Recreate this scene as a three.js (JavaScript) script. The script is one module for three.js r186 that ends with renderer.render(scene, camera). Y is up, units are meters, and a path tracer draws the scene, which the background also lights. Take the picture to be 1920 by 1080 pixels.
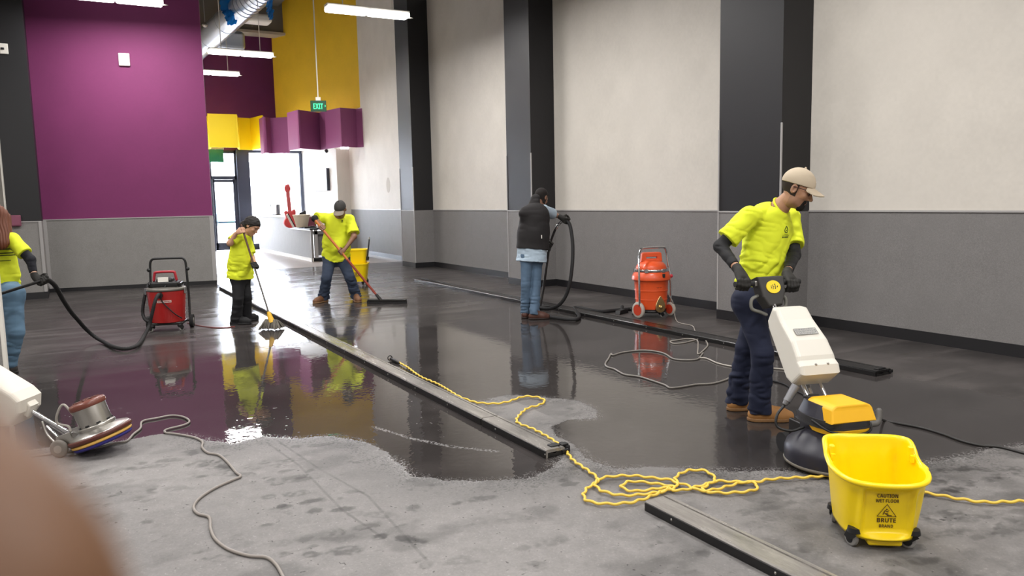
import * as THREE from 'three';
import { RoundedBoxGeometry } from 'three/addons/geometries/RoundedBoxGeometry.js';
import { DecalGeometry } from 'three/addons/geometries/DecalGeometry.js';
import { mergeGeometries } from 'three/addons/utils/BufferGeometryUtils.js';
import { RectAreaLightUniformsLib } from 'three/addons/lights/RectAreaLightUniformsLib.js';

// ---------------------------------------------------------------- camera, sky, lights, exposure
const scene = new THREE.Scene();
const camera = new THREE.PerspectiveCamera(41.03, 16 / 9, 0.01, 200);
camera.position.set(0, 1.55, 0);
camera.rotation.set(-0.11427, -0.52164, -0.02092, 'YXZ');
camera.focus = 6.5; camera.userData.fStop = 8.5;
scene.add(camera);
const renderer = new THREE.WebGLRenderer({ antialias: true });
renderer.toneMapping = THREE.LinearToneMapping;
renderer.toneMappingExposure = 1.0;
renderer.shadowMap.enabled = true;
RectAreaLightUniformsLib.init();
scene.background = new THREE.Color(26, 28.5, 33);          // bright overcast outside the lobby glass
const LAMP = { color: new THREE.Color(1.0, 0.975, 0.95), nits: 98, w: 1.5, d: 0.26 };   // tubes of one hanging fixture

// ---------------------------------------------------------------- helpers
const V3 = (a) => new THREE.Vector3(a[0], a[1], a[2]);
const used = {};
function numbered(n) { const k = used[n] = (used[n] ?? -1) + 1; return k ? `${n}_${String(k).padStart(3, '0')}` : n; }
function obj(name, g, m, parent) {
  const geo = Array.isArray(g) ? merge(g) : g;
  const o = new THREE.Mesh(geo, m);
  o.name = parent ? name : numbered(name);
  if (parent) { const same = parent.children.filter((c) => c.name.replace(/_\d{3}$/, '') === name).length; if (same) o.name = `${name}_${String(same).padStart(3, '0')}`; }
  o.castShadow = o.receiveShadow = true;
  (parent ?? scene).add(o);
  return o;
}
function merge(gs) {
  return mergeGeometries(gs.map((g) => { const n = g.index ? g.toNonIndexed() : g; for (const k of Object.keys(n.attributes)) if (!['position', 'normal', 'uv'].includes(k)) n.deleteAttribute(k);
    if (!n.attributes.uv) n.setAttribute('uv', new THREE.Float32BufferAttribute(new Float32Array(n.attributes.position.count * 2), 2)); return n; }));
}
function tag(o, label, category, group) { o.userData = { label, category }; if (group) o.userData.group = group; return o; }
function thing(name, label, category, p = [0, 0, 0], turn = 0, group) {
  const o = new THREE.Group(); o.name = numbered(name); scene.add(o);
  o.position.set(...p); o.rotation.y = turn; return tag(o, label, category, group);
}
function struct(name, g, m) { const o = obj(name, g, m); o.userData.kind = 'structure'; return o; }
function structGroup(name) { const o = new THREE.Group(); o.name = name; o.userData.kind = 'structure'; scene.add(o); return o; }
const col = (c) => new THREE.Color(c);
function mat(c, roughness = 0.6, metalness = 0, more = {}) { return new THREE.MeshPhysicalMaterial({ color: col(c), roughness, metalness, ...more }); }
const at = (g, x, y, z) => g.translate(x, y, z);
const box = (w, h, d, x = 0, y = 0, z = 0) => at(new THREE.BoxGeometry(w, h, d), x, y, z);
const rbox = (w, h, d, r, x = 0, y = 0, z = 0, s = 2) => at(new RoundedBoxGeometry(w, h, d, s, r), x, y, z);
const cyl = (r1, r2, h, n = 28, x = 0, y = 0, z = 0) => at(new THREE.CylinderGeometry(r1, r2, h, n), x, y, z);
const ball = (r, x = 0, y = 0, z = 0, n = 20) => at(new THREE.SphereGeometry(r, n, n * 0.7 | 0), x, y, z);
const lathe = (pts, n = 40) => new THREE.LatheGeometry(pts.map((p) => new THREE.Vector2(p[0], p[1])), n);
function spline(pts, closed = false, tension = 0.5) { return new THREE.CatmullRomCurve3(pts.map((p) => (p.isVector3 ? p : V3(p))), closed, 'catmullrom', tension); }
function tube(pts, r, n = 60, sides = 10, closed = false, tension = 0.5) {
  const c = spline(pts, closed, tension), g = new THREE.TubeGeometry(c, n, r, sides, closed);
  if (closed) return g;
  const cap = (t, s) => { const b = new THREE.SphereGeometry(r, sides, 6); const p = c.getPoint(t); return b.translate(p.x, p.y, p.z); };
  return merge([g, cap(0), cap(1)]);
}
function hoseTube(pts, r, n, sides = 12, pitch = 2) {        // corrugated hose: rings stand proud of the wall
  const c = spline(pts), g = new THREE.TubeGeometry(c, n, r, sides), P = g.attributes.position, q = new THREE.Vector3();
  for (let i = 0; i <= n; i++) { c.getPointAt(i / n, q); const k = i % pitch ? 0.9 : 1.06; for (let j = 0; j <= sides; j++) { const v = i * (sides + 1) + j; P.setXYZ(v, q.x + (P.getX(v) - q.x) * k, q.y + (P.getY(v) - q.y) * k, q.z + (P.getZ(v) - q.z) * k); } }
  g.computeVertexNormals(); return g;
}
function rod(a, b, r, r2 = r, n = 14) {
  const A = V3(a), B = V3(b), d = B.clone().sub(A), g = new THREE.CylinderGeometry(r2, r, d.length(), n);
  g.applyQuaternion(new THREE.Quaternion().setFromUnitVectors(new THREE.Vector3(0, 1, 0), d.normalize()));
  return g.translate((A.x + B.x) / 2, (A.y + B.y) / 2, (A.z + B.z) / 2);
}
function extrude(pts, depth, bevel = 0, seg = 2, curve = 12) {
  const s = pts instanceof THREE.Shape ? pts : new THREE.Shape(pts.map((p) => new THREE.Vector2(p[0], p[1])));
  return new THREE.ExtrudeGeometry(s, { depth, bevelEnabled: bevel > 0, bevelThickness: bevel, bevelSize: bevel, bevelSegments: seg, curveSegments: curve });
}
// seeded noise
let seed = 12345; const rnd = () => (seed = (seed * 1664525 + 1013904223) >>> 0) / 4294967296;
const LAT = new Float32Array(65536); for (let i = 0; i < 65536; i++) LAT[i] = rnd();
function noise2(x, y) {
  const xi = Math.floor(x), yi = Math.floor(y), u = x - xi, v = y - yi, a = u * u * (3 - 2 * u), b = v * v * (3 - 2 * v);
  const r0 = (yi & 255) << 8, r1 = ((yi + 1) & 255) << 8, c0 = xi & 255, c1 = (xi + 1) & 255;
  const p = LAT[r0 | c0], q = LAT[r0 | c1], r = LAT[r1 | c0], s = LAT[r1 | c1];
  return p + (q - p) * a + (r - p + (p - q - r + s) * a) * b;
}
function fbm(x, y, o = 4) { let s = 0, w = 0.5; for (let i = 0; i < o; i++) { s += w * noise2(x, y); x = x * 2.03 + 17.3; y = y * 2.03 + 5.7; w *= 0.5; } return s / (1 - Math.pow(0.5, o)); }
function noise3(x, y, z) { const k = Math.floor(z), f = z - k, t = f * f * (3 - 2 * f), ox = 37.2 * k, oy = 91.7 * k; const a = noise2(x + ox, y + oy), b = noise2(x + ox + 37.2, y + oy + 91.7); return a + (b - a) * t; }
const clamp = (x, a = 0, b = 1) => (x < a ? a : x > b ? b : x), sst = (a, b, x) => { const t = clamp((x - a) / (b - a)); return t * t * (3 - 2 * t); }, lerp = (a, b, t) => a + (b - a) * t;
function dataTex(w, h, fn, srgb) {
  const d = new Uint8Array(w * h * 4), o = [0, 0, 0];
  for (let j = 0; j < h; j++) for (let i = 0; i < w; i++) { fn(i / w, j / h, o, i, j); const k = (j * w + i) * 4; d[k] = clamp(o[0]) * 255; d[k + 1] = clamp(o[1]) * 255; d[k + 2] = clamp(o[2]) * 255; d[k + 3] = 255; }
  const t = new THREE.DataTexture(d, w, h); t.magFilter = THREE.LinearFilter; t.minFilter = THREE.LinearMipmapLinearFilter; t.generateMipmaps = true; t.wrapS = t.wrapT = THREE.RepeatWrapping;
  if (srgb) t.colorSpace = THREE.SRGBColorSpace; t.needsUpdate = true; return t;
}
const wrapN = (u, v, f, o) => { const a = fbm(u * f, v * f, o), b = fbm((u - 1) * f, v * f, o), c = fbm(u * f, (v - 1) * f, o), d = fbm((u - 1) * f, (v - 1) * f, o); const s = u * u * (3 - 2 * u), t = v * v * (3 - 2 * v); return lerp(lerp(a, b, s), lerp(c, d, s), t); };
function canvasTex(w, h, draw, alpha) { const c = document.createElement('canvas'); c.width = w; c.height = h; draw(c.getContext('2d'), w, h); const t = new THREE.CanvasTexture(c); t.colorSpace = THREE.SRGBColorSpace; return t; }
function uvBox(g, s = 1) {                      // uv in metres from position and facing
  const n = g.index ? g.toNonIndexed() : g, P = n.attributes.position, N = n.attributes.normal, uv = new Float32Array(P.count * 2);
  for (let i = 0; i < P.count; i++) { const ax = Math.abs(N.getX(i)), ay = Math.abs(N.getY(i)), az = Math.abs(N.getZ(i)); const [a, b] = ax > ay && ax > az ? [P.getZ(i), P.getY(i)] : ay > az ? [P.getX(i), P.getZ(i)] : [P.getX(i), P.getY(i)]; uv[2 * i] = a * s; uv[2 * i + 1] = b * s; }
  n.setAttribute('uv', new THREE.BufferAttribute(uv, 2)); return n;
}

// ---------------------------------------------------------------- solids from smoothly joined bones (people, hands, boots)
const sub3 = (a, b) => [a[0] - b[0], a[1] - b[1], a[2] - b[2]], add3 = (a, b, s = 1) => [a[0] + b[0] * s, a[1] + b[1] * s, a[2] + b[2] * s], mul3 = (a, s) => [a[0] * s, a[1] * s, a[2] * s], dot3 = (a, b) => a[0] * b[0] + a[1] * b[1] + a[2] * b[2];
const cross3 = (a, b) => [a[1] * b[2] - a[2] * b[1], a[2] * b[0] - a[0] * b[2], a[0] * b[1] - a[1] * b[0]], len3 = (a) => Math.hypot(a[0], a[1], a[2]), nrm = (a) => mul3(a, 1 / (len3(a) || 1)), mix3 = (a, b, t) => [lerp(a[0], b[0], t), lerp(a[1], b[1], t), lerp(a[2], b[2], t)];
const smin = (a, b, k) => { const h = Math.max(k - Math.abs(a - b), 0) / k; return Math.min(a, b) - h * h * k * 0.25; };
// tapered bone from a to b; flat = [unit normal, thickness share] squashes it; cut = share of its length where it ends flat
function bone(a, b, ra, rb = ra, flat, cut) {
  const dx = b[0] - a[0], dy = b[1] - a[1], dz = b[2] - a[2], L2 = dx * dx + dy * dy + dz * dz || 1e-9, L = Math.sqrt(L2);
  const n = flat && flat[0], k = flat && 1 / flat[1] - 1;
  return (x, y, z) => {
    let px = x - a[0], py = y - a[1], pz = z - a[2];
    if (n) { const s = (px * n[0] + py * n[1] + pz * n[2] - ((px * dx + py * dy + pz * dz) / L2) * (dx * n[0] + dy * n[1] + dz * n[2])) * k; px += n[0] * s; py += n[1] * s; pz += n[2] * s; }
    const tt = (px * dx + py * dy + pz * dz) / L2, t = tt < 0 ? 0 : tt > 1 ? 1 : tt, qx = px - dx * t, qy = py - dy * t, qz = pz - dz * t;
    let d = Math.sqrt(qx * qx + qy * qy + qz * qz) - (ra + (rb - ra) * t);
    if (cut !== undefined) d = Math.max(d, (tt - cut) * L);
    return d;
  };
}
function egg(c, r, ax) {                        // ellipsoid, ax = [u, v, w] unit axes
  return (x, y, z) => {
    const p = [x - c[0], y - c[1], z - c[2]], q = ax ? [dot3(p, ax[0]), dot3(p, ax[1]), dot3(p, ax[2])] : p;
    const k0 = Math.hypot(q[0] / r[0], q[1] / r[1], q[2] / r[2]), k1 = Math.hypot(q[0] / (r[0] * r[0]), q[1] / (r[1] * r[1]), q[2] / (r[2] * r[2]));
    return k1 < 1e-9 ? -Math.min(...r) : (k0 * (k0 - 1)) / k1;
  };
}
const join = (list, k) => (x, y, z) => { let d = list[0](x, y, z); for (let i = 1; i < list.length; i++) d = smin(d, list[i](x, y, z), k); return d; };
const half = (p, n) => (x, y, z) => (x - p[0]) * n[0] + (y - p[1]) * n[1] + (z - p[2]) * n[2];          // keeps the side against n
const cutBy = (f, ...g) => (x, y, z) => { let d = f(x, y, z); for (const h of g) d = Math.max(d, h(x, y, z)); return d; };
const without = (f, g, k = 0.004) => (x, y, z) => -smin(-f(x, y, z), g(x, y, z), k);
function boundsOf(pts, m) { const lo = [1e9, 1e9, 1e9], hi = [-1e9, -1e9, -1e9]; for (const p of pts) for (let i = 0; i < 3; i++) { lo[i] = Math.min(lo[i], p[i] - m); hi[i] = Math.max(hi[i], p[i] + m); } return [lo, hi]; }
function skin(f, [lo, hi], h, paint) {          // surface nets over the field f
  const nx = Math.ceil((hi[0] - lo[0]) / h) + 2, ny = Math.ceil((hi[1] - lo[1]) / h) + 2, nz = Math.ceil((hi[2] - lo[2]) / h) + 2, B = 6;
  const val = new Float32Array(nx * ny * nz).fill(1), ix = (i, j, k) => (k * ny + j) * nx + i;
  for (let K = 0; K < nz; K += B) for (let J = 0; J < ny; J += B) for (let I = 0; I < nx; I += B) {
    const c = f(lo[0] + (I + B / 2) * h, lo[1] + (J + B / 2) * h, lo[2] + (K + B / 2) * h);
    if (Math.abs(c) > B * h * 1.25 + 0.02) { if (c < 0) for (let k = K; k < Math.min(K + B, nz); k++) for (let j = J; j < Math.min(J + B, ny); j++) for (let i = I; i < Math.min(I + B, nx); i++) val[ix(i, j, k)] = -1; continue; }
    for (let k = K; k < Math.min(K + B, nz); k++) for (let j = J; j < Math.min(J + B, ny); j++) for (let i = I; i < Math.min(I + B, nx); i++) val[ix(i, j, k)] = f(lo[0] + i * h, lo[1] + j * h, lo[2] + k * h);
  }
  const vid = new Int32Array(nx * ny * nz).fill(-1), pos = [], nor = [], colr = [], idx = [];
  for (let k = 0; k < nz - 1; k++) for (let j = 0; j < ny - 1; j++) for (let i = 0; i < nx - 1; i++) {
    let m = 0; for (let c = 0; c < 8; c++) if (val[ix(i + (c & 1), j + ((c >> 1) & 1), k + (c >> 2))] < 0) m |= 1 << c;
    if (m === 0 || m === 255) continue;
    let sx = 0, sy = 0, sz = 0, n = 0;
    for (let a = 0; a < 8; a++) for (const e of [1, 2, 4]) { if (a & e) continue; const b = a | e; if (((m >> a) & 1) === ((m >> b) & 1)) continue;
      const va = val[ix(i + (a & 1), j + ((a >> 1) & 1), k + (a >> 2))], vb = val[ix(i + (b & 1), j + ((b >> 1) & 1), k + (b >> 2))], t = va / (va - vb);
      sx += (a & 1) + (e === 1 ? t : 0); sy += ((a >> 1) & 1) + (e === 2 ? t : 0); sz += (a >> 2) + (e === 4 ? t : 0); n++; }
    const x = lo[0] + (i + sx / n) * h, y = lo[1] + (j + sy / n) * h, z = lo[2] + (k + sz / n) * h, e = h * 0.5;
    const g = nrm([f(x + e, y, z) - f(x - e, y, z), f(x, y + e, z) - f(x, y - e, z), f(x, y, z + e) - f(x, y, z - e)]);
    vid[ix(i, j, k)] = pos.length / 3; pos.push(x, y, z); nor.push(...g); if (paint) colr.push(...paint(x, y, z));
  }
  const quad = (a, b, c, d, flip) => { if (a < 0 || b < 0 || c < 0 || d < 0) return; flip ? idx.push(a, c, b, a, d, c) : idx.push(a, b, c, a, c, d); };
  for (let k = 1; k < nz - 1; k++) for (let j = 1; j < ny - 1; j++) for (let i = 1; i < nx - 1; i++) {
    const s = val[ix(i, j, k)] < 0;
    if (s !== val[ix(i + 1, j, k)] < 0) quad(vid[ix(i, j - 1, k - 1)], vid[ix(i, j, k - 1)], vid[ix(i, j, k)], vid[ix(i, j - 1, k)], !s);
    if (s !== val[ix(i, j + 1, k)] < 0) quad(vid[ix(i - 1, j, k - 1)], vid[ix(i - 1, j, k)], vid[ix(i, j, k)], vid[ix(i, j, k - 1)], !s);
    if (s !== val[ix(i, j, k + 1)] < 0) quad(vid[ix(i - 1, j - 1, k)], vid[ix(i, j - 1, k)], vid[ix(i, j, k)], vid[ix(i - 1, j, k)], !s);
  }
  const g = new THREE.BufferGeometry();
  g.setAttribute('position', new THREE.Float32BufferAttribute(pos, 3)); g.setAttribute('normal', new THREE.Float32BufferAttribute(nor, 3));
  if (paint) g.setAttribute('color', new THREE.Float32BufferAttribute(colr, 3));
  g.setIndex(idx); return g;
}
function mergeSkins(gs) { return mergeGeometries(gs); }

// ---------------------------------------------------------------- surface textures
const grainTex = dataTex(256, 256, (u, v, o) => { const n = 0.5 * wrapN(u, v, 40, 3) + 0.5 * rnd(); o[0] = o[1] = o[2] = n; });
const rep = (t, x, y) => { const c = t.clone(); c.repeat.set(x, y); c.needsUpdate = true; return c; };
const paintTex = dataTex(512, 512, (u, v, o) => { const n = 0.955 + 0.06 * (wrapN(u, v, 5, 3) - 0.5) + 0.03 * (wrapN(u, v, 60, 2) - 0.5); o[0] = o[1] = o[2] = n; }, true);
const feltTex = dataTex(512, 512, (u, v, o, i, j) => { const n = 0.86 + 0.16 * (wrapN(u, v, 120, 2) - 0.5) + 0.1 * (rnd() - 0.5) + 0.05 * (wrapN(u, v, 6, 3) - 0.5); o[0] = o[1] = o[2] = n; }, true);
const paint = (c, r = 0.75) => mat(c, r, 0, { map: rep(paintTex, 0.5, 0.5), bumpMap: rep(grainTex, 3, 3), bumpScale: 0.0004 });
const MAT = {
  white: paint('#dcd6cd'), purple: paint('#7c2c62', 0.72), charcoal: paint('#17161a', 0.5), yellowWall: paint('#efc229', 0.7), deepPurple: paint('#7c3464', 0.75), soffitPurple: mat('#83416c', 0.65), soffitYellow: mat('#ffdf05', 0.55),
  wainscot: mat('#8f8c8b', 0.7, 0, { map: rep(feltTex, 1.2, 1.2), bumpMap: rep(grainTex, 4, 4), bumpScale: 0.0006 }), wainscotPale: mat('#a09d9a', 0.7, 0, { map: rep(feltTex, 1.2, 1.2), bumpMap: rep(grainTex, 4, 4), bumpScale: 0.0006 }),
  trimGrey: mat('#a3a09f', 0.5), base: mat('#1b1a1d', 0.45), steelDark: mat('#3b3a3a', 0.35, 0.7), chrome: mat('#d2d2d4', 0.16, 1), steel: mat('#b3b0ab', 0.32, 1), galv: mat('#c3cad6', 0.3, 0.9),
  black: mat('#111113', 0.5), blackGloss: mat('#0c0c0e', 0.25), rubber: mat('#19181a', 0.75), frame: mat('#3f4351', 0.4, 0.5), whitePlastic: mat('#ece8e0', 0.4), offWhite: mat('#e4e0d7', 0.5), deck: mat('#6c675f', 0.8), steelBeam: mat('#57534d', 0.7),
  yellowPlastic: mat('#ffdc00', 0.32, 0, { clearcoat: 0.25, clearcoatRoughness: 0.3 }), red: mat('#a51f1e', 0.35, 0, { clearcoat: 0.3 }), orange: mat('#dc5324', 0.38, 0, { clearcoat: 0.2 }),
  glass: new THREE.MeshPhysicalMaterial({ color: 0xffffff, transmission: 1, thickness: 0, roughness: 0.0, ior: 1.45 }),
};

// ---------------------------------------------------------------- the wet and dry floor, as stains and water lie on it (metres)
const DRY = [[-0.658,-5.929],[-0.303,-5.795],[-0.122,-5.753],[0.25,-5.64],[0.448,-5.663],[0.603,-5.545],[0.739,-5.314],[0.847,-5.161],[1.032,-5.229],[1.233,-5.038],[1.431,-4.976],[1.57,-4.732],[1.603,-4.429],[1.61,-4.138],[1.588,-3.963],[1.73,-3.77],[1.955,-3.624],[2.124,-3.561],[2.32,-3.617],[2.47,-3.761],[2.531,-4.267],[2.551,-4.706],[2.569,-5.163],[2.942,-5.24],[3.126,-5.052],[3.311,-4.768],[3.27,-4.504],[3.14,-4.307],[2.944,-4.407],[2.761,-4.33],[2.68,-4.14],[2.651,-3.882],[2.604,-3.672],[2.624,-3.417],[2.783,-3.344],[3.095,-3.107],[3.419,-2.853],[3.547,-2.679],[3.859,-2.604],[4.128,-2.554],[4.389,-2.491],[4.692,-2.475],[5.226,-2.317]];
DRY.push([7.6, -2.2], [7.6, 7], [-8, 7], [-8, -5.3]);
function sdPoly(P, x, z) {
  let d = 1e9, s = 1;
  for (let i = 0, n = P.length, j = n - 1; i < n; j = i++) {
    const ex = P[j][0] - P[i][0], ez = P[j][1] - P[i][1], wx = x - P[i][0], wz = z - P[i][1], t = clamp((wx * ex + wz * ez) / (ex * ex + ez * ez)), bx = wx - ex * t, bz = wz - ez * t;
    d = Math.min(d, bx * bx + bz * bz);
    const c1 = z >= P[i][1], c2 = z < P[j][1], c3 = ex * wz > ez * wx; if ((c1 && c2 && c3) || (!c1 && !c2 && !c3)) s = -s;
  }
  return s * Math.sqrt(d);
}
// boot prints and smears left on the dry concrete: [x, z, heading, strength]
const PRINTS = [[0.9872,-4.3158,1.35,0.55],[1.0095,-4.2612,1.5,0.6],[0.9219,-4.064,1.3,0.5],[0.9559,-3.9114,1.4,0.8],[1.0773,-3.7335,1.2,0.75],[1.1046,-3.4493,1.5,0.5],[1.2341,-3.2276,0.8,0.9],[1.7277,-3.4534,1.5,0.6],[2.044,-3.951,1.3,0.4],[1.7621,-2.8242,1.4,0.35],[1.2676,-4.8409,1.2,0.5],[1.0326,-4.6415,1.3,0.4],[0.7076,-4.765,0.3,0.8],[0.6627,-4.7501,0.6,0.6],[0.7513,-4.5524,0.9,0.45],[0.3891,-5.0548,1.35,0.5],[0.3235,-4.9845,1.3,0.45],[0.1819,-5.0225,1.2,0.3],[0.392,-4.5288,1,0.25],[0.9352,-3.2571,1.2,0.7],[0.9389,-3.4165,1.1,0.4],[1.2203,-3.5617,0.9,0.35],[1.7702,-3.9995,1.2,0.35],[3.8589,-2.2239,1.3,0.8],[3.7948,-2.222,1.1,0.7],[4.2235,-2.3649,1.2,0.7],[3.8983,-2.334,1.2,0.8],[4.18,-2.1967,1.3,0.5],[3.533,-2.0693,1.25,0.7],[3.5359,-1.9936,1.2,0.5],[3.6671,-2.2621,1.2,0.7],[2.9922,-1.8459,1.2,0.6],[3.374,-1.9235,1.3,0.4],[4.4159,-2.2384,1.2,0.6],[3.5329,-1.8216,1.4,0.4],[3.8584,-1.897,1.1,0.4],[2.8812,-2.5672,1.3,0.4],[2.6737,-2.4766,1.2,0.3],[3.2088,-2.6473,1.3,0.6],[3.1603,-2.5074,1.1,0.4],[1.8154,-3.1018,1.1,0.2],[1.3164,-2.8942,1.3,0.3],[0.6879,-3.5107,1,0.25],[2.9135,-2.4315,1.2,0.3]];
const SKID = [[[1.031,-5.065],[1.095,-4.51],[1.105,-3.716],[1.167,-3.271]],[[1.101,-5.072],[1.182,-4.365],[1.281,-3.813],[1.248,-2.967]],[[1.745,-5.014],[1.86,-4.619],[2.019,-4.302],[2.205,-4.079]]];
const segDist = (P, x, z) => { let d = 1e9; for (let i = 1; i < P.length; i++) { const ex = P[i][0] - P[i - 1][0], ez = P[i][1] - P[i - 1][1], wx = x - P[i - 1][0], wz = z - P[i - 1][1], t = clamp((wx * ex + wz * ez) / (ex * ex + ez * ez)); d = Math.min(d, Math.hypot(wx - ex * t, wz - ez * t)); } return d; };
function floorPatch(x0, x1, z0, z1, W, H) {      // colour and roughness of one slab, row 0 at z1 (nearest)
  const C = new Uint8Array(W * H * 4), R = new Uint8Array((W >> 1) * (H >> 1) * 4), G = 16, gw = W / G + 2, gh = H / G + 2, grid = new Float32Array(gw * gh);
  for (let j = 0; j < gh; j++) for (let i = 0; i < gw; i++) grid[j * gw + i] = sdPoly(DRY, x0 + (x1 - x0) * i * G / W, z1 + (z0 - z1) * j * G / H);
  for (let j = 0; j < H; j++) for (let i = 0; i < W; i++) {
    const x = x0 + (x1 - x0) * (i + 0.5) / W, z = z1 + (z0 - z1) * (j + 0.5) / H;
    const a = i / G, b = j / G, ai = a | 0, bi = b | 0, u = a - ai, v = b - bi, g0 = bi * gw + ai;
    let d = (grid[g0] * (1 - u) + grid[g0 + 1] * u) * (1 - v) + (grid[g0 + gw] * (1 - u) + grid[g0 + gw + 1] * u) * v;       // below 0: dry
    const n1 = fbm(x * 2.3 + 3, z * 2.3 + 8, 4), n2 = fbm(x * 16, z * 16, 3), n3 = noise2(x * 130, z * 130), n4 = LAT[(i * 7919 + j * 104729 + ((i * j) & 1023)) & 65535];
    d += (n1 - 0.5) * 0.10 + (n2 - 0.5) * 0.035;
    let c, r, g, bl, ro;
    const dry = sst(0.012, -0.012, d + (n3 - 0.5) * 0.02);
    // wet coating: near-black, with mop drags along x; the far bays have been wiped and are duller
    const drag = fbm(x * 0.9 + n1, z * 7, 3), right = sst(5.85, 6.1, x), far = sst(-8.2, -10.5, z + (n1 - 0.5) * 1.5), leftDull = sst(-7.4, -8.9, z + (drag - 0.5) * 1.2) * sst(2.4, 0.2, x + (n1 - 0.5) * 1.4);
    const mud = sst(0.5, 0.72, fbm(x * 1.3 + 9, z * 1.7 + 4, 4));
    let w = 0.036 + 0.014 * (n1 - 0.5) + 0.012 * mud + 0.004 * (n2 - 0.5);
    let wr = 0.025 + 0.02 * sst(0.55, 0.8, drag) + far * (0.10 + 0.12 * sst(0.4, 0.65, drag)) + leftDull * (0.16 + 0.12 * drag);
    if (x > 2.5 && x < 5.85) wr += 0.03 + 0.05 * sst(-4.6, -3.6, z + (n1 - 0.5));
    const dull = Math.max(right, leftDull, far * 0.5);
    wr = lerp(wr, 0.26 + 0.2 * drag, right);
    w += dull * (0.005 + 0.018 * sst(0.5, 0.75, n1) + 0.02 * sst(0.62, 0.8, drag));
    r = w * 1.05; g = w * 0.93; bl = w * 0.9;
    if (dry > 0) {
      const near = sst(-0.5, 0.0, d), st = sst(0.52, 0.75, fbm(x * 3.1 + 40, z * 4.7 + 11, 5)), cloud = fbm(x * 0.8 + 2, z * 0.8, 3);
      let q = 0.195 + 0.09 * (cloud - 0.5) + 0.06 * (n2 - 0.5) + 0.03 * (n3 - 0.5) + 0.02 * (n4 - 0.5);
      q *= 1 - 0.3 * st - 0.16 * sst(0.5, 0.7, fbm(x * 1.4 + 71, z * 2.2 + 3, 4)); q *= 1 - 0.45 * sst(0.63, 0.78, fbm(x * 7 + 13, z * 11 + 51, 4)) * sst(0.3, 0.7, n2); q *= 1 - 0.28 * near * (0.4 + n2); q *= 1 - 0.5 * sst(0.62, 0.74, noise2(x * 105 + 3, z * 105)) * sst(-0.3, -0.01, d) * sst(0.3, 0.6, n1);
      if (x > 2.9) q *= 1 - 0.3 * sst(0.42, 0.62, fbm(x * 4 + 7, z * 6 + 31, 4));
      for (const p of PRINTS) { const ux = x - p[0], uz = z - p[1]; if (ux * ux + uz * uz > 0.06) continue; const ca = Math.cos(p[2]), sa = Math.sin(p[2]), l = ux * sa + uz * ca, t = ux * ca - uz * sa;
        const e = Math.min(Math.hypot((l - 0.045) / 0.085, t / 0.042), Math.hypot((l + 0.1) / 0.04, t / 0.036)); q *= 1 - p[3] * 0.72 * sst(1.25, 0.6, e + (n2 - 0.5) * 1.5) * sst(0.25, 0.62, 0.75 * n2 + 0.4 * noise2(x * 45 + 9, z * 45)); }
      for (const s of SKID.slice(0, 2)) { const e = segDist(s, x, z); if (e < 0.02) q *= 1 - 0.3 * sst(0.012, 0.003, e) * n2 * 1.6; }
      if (n3 > 0.93 && n4 > 0.6) q *= 1.5;                           // pale aggregate showing
      if (noise2(x * 60 + 5, z * 60) > 0.93 && n2 > 0.58) q *= 0.35;  // grit
      r = lerp(r, q * 1.04, dry); g = lerp(g, q * 0.985, dry); bl = lerp(bl, q * 0.96, dry);
      ro = lerp(wr, 0.62 + 0.12 * n2 - 0.2 * near * n2, dry);
    } else ro = wr;
    // suds left along the water's edge and in the drag marks
    const e = Math.abs(d), suds = sst(0.1, 0.0, e) * sst(0.58, 0.72, noise2(x * 170, z * 170)) * sst(0.4, 0.65, n1 + 0.25 * n2), line = sst(0.03, 0.004, segDist(SKID[2], x, z) + (n2 - 0.5) * 0.03) * sst(0.35, 0.6, n3);
    const fleck = dry < 0.1 && x < 2.4 && z < -4.4 && z > -8.2 ? sst(0.955, 0.975, noise2(x * 34 + 7, z * 34)) * sst(0.45, 0.65, fbm(x * 1.7 + 31, z * 1.7, 2)) : 0, fo = Math.max(suds * 0.55, line * 0.5, fleck * 0.9); r = lerp(r, 0.3, fo); g = lerp(g, 0.29, fo); bl = lerp(bl, 0.29, fo); ro = lerp(ro, 0.5, fo);
    const k = (j * W + i) * 4, S = (q) => 255 * (q <= 0.0031308 ? 12.92 * q : 1.055 * Math.pow(q, 1 / 2.4) - 0.055);
    C[k] = S(r); C[k + 1] = S(g); C[k + 2] = S(bl); C[k + 3] = 255;
    if (!(i & 1) && !(j & 1)) { const m = ((j >> 1) * (W >> 1) + (i >> 1)) * 4; R[m] = R[m + 1] = R[m + 2] = clamp(ro) * 255; R[m + 3] = 255; }
  }
  const T = (d, w, h, srgb) => { const t = new THREE.DataTexture(d, w, h); t.magFilter = THREE.LinearFilter; t.minFilter = THREE.LinearMipmapLinearFilter; t.generateMipmaps = true; if (srgb) t.colorSpace = THREE.SRGBColorSpace; t.needsUpdate = true; return t; };
  return [T(C, W, H, true), T(R, W >> 1, H >> 1)];
}
const rippleTex = dataTex(512, 512, (u, v, o) => { o[0] = o[1] = o[2] = 0.6 * wrapN(u, v, 14, 3) + 0.4 * wrapN(u, v, 50, 2); });
const floorGroup = structGroup('floor');
function slab(x0, x1, z0, z1, W, H, bump = 0.001) {
  const [map, rough] = floorPatch(x0, x1, z0, z1, W, H);
  const m = new THREE.MeshPhysicalMaterial({ map, roughnessMap: rough, roughness: 1, ior: 1.45, bumpMap: rep(rippleTex, (x1 - x0) / 1.6, (z1 - z0) / 1.6), bumpScale: bump });
  obj('floor_slab', box(x1 - x0, 0.2, z1 - z0, (x0 + x1) / 2, -0.1, (z0 + z1) / 2), m, floorGroup);
}
slab(-1.2, 2.46, -7.2, -1.2, 2048, 2048);
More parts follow.
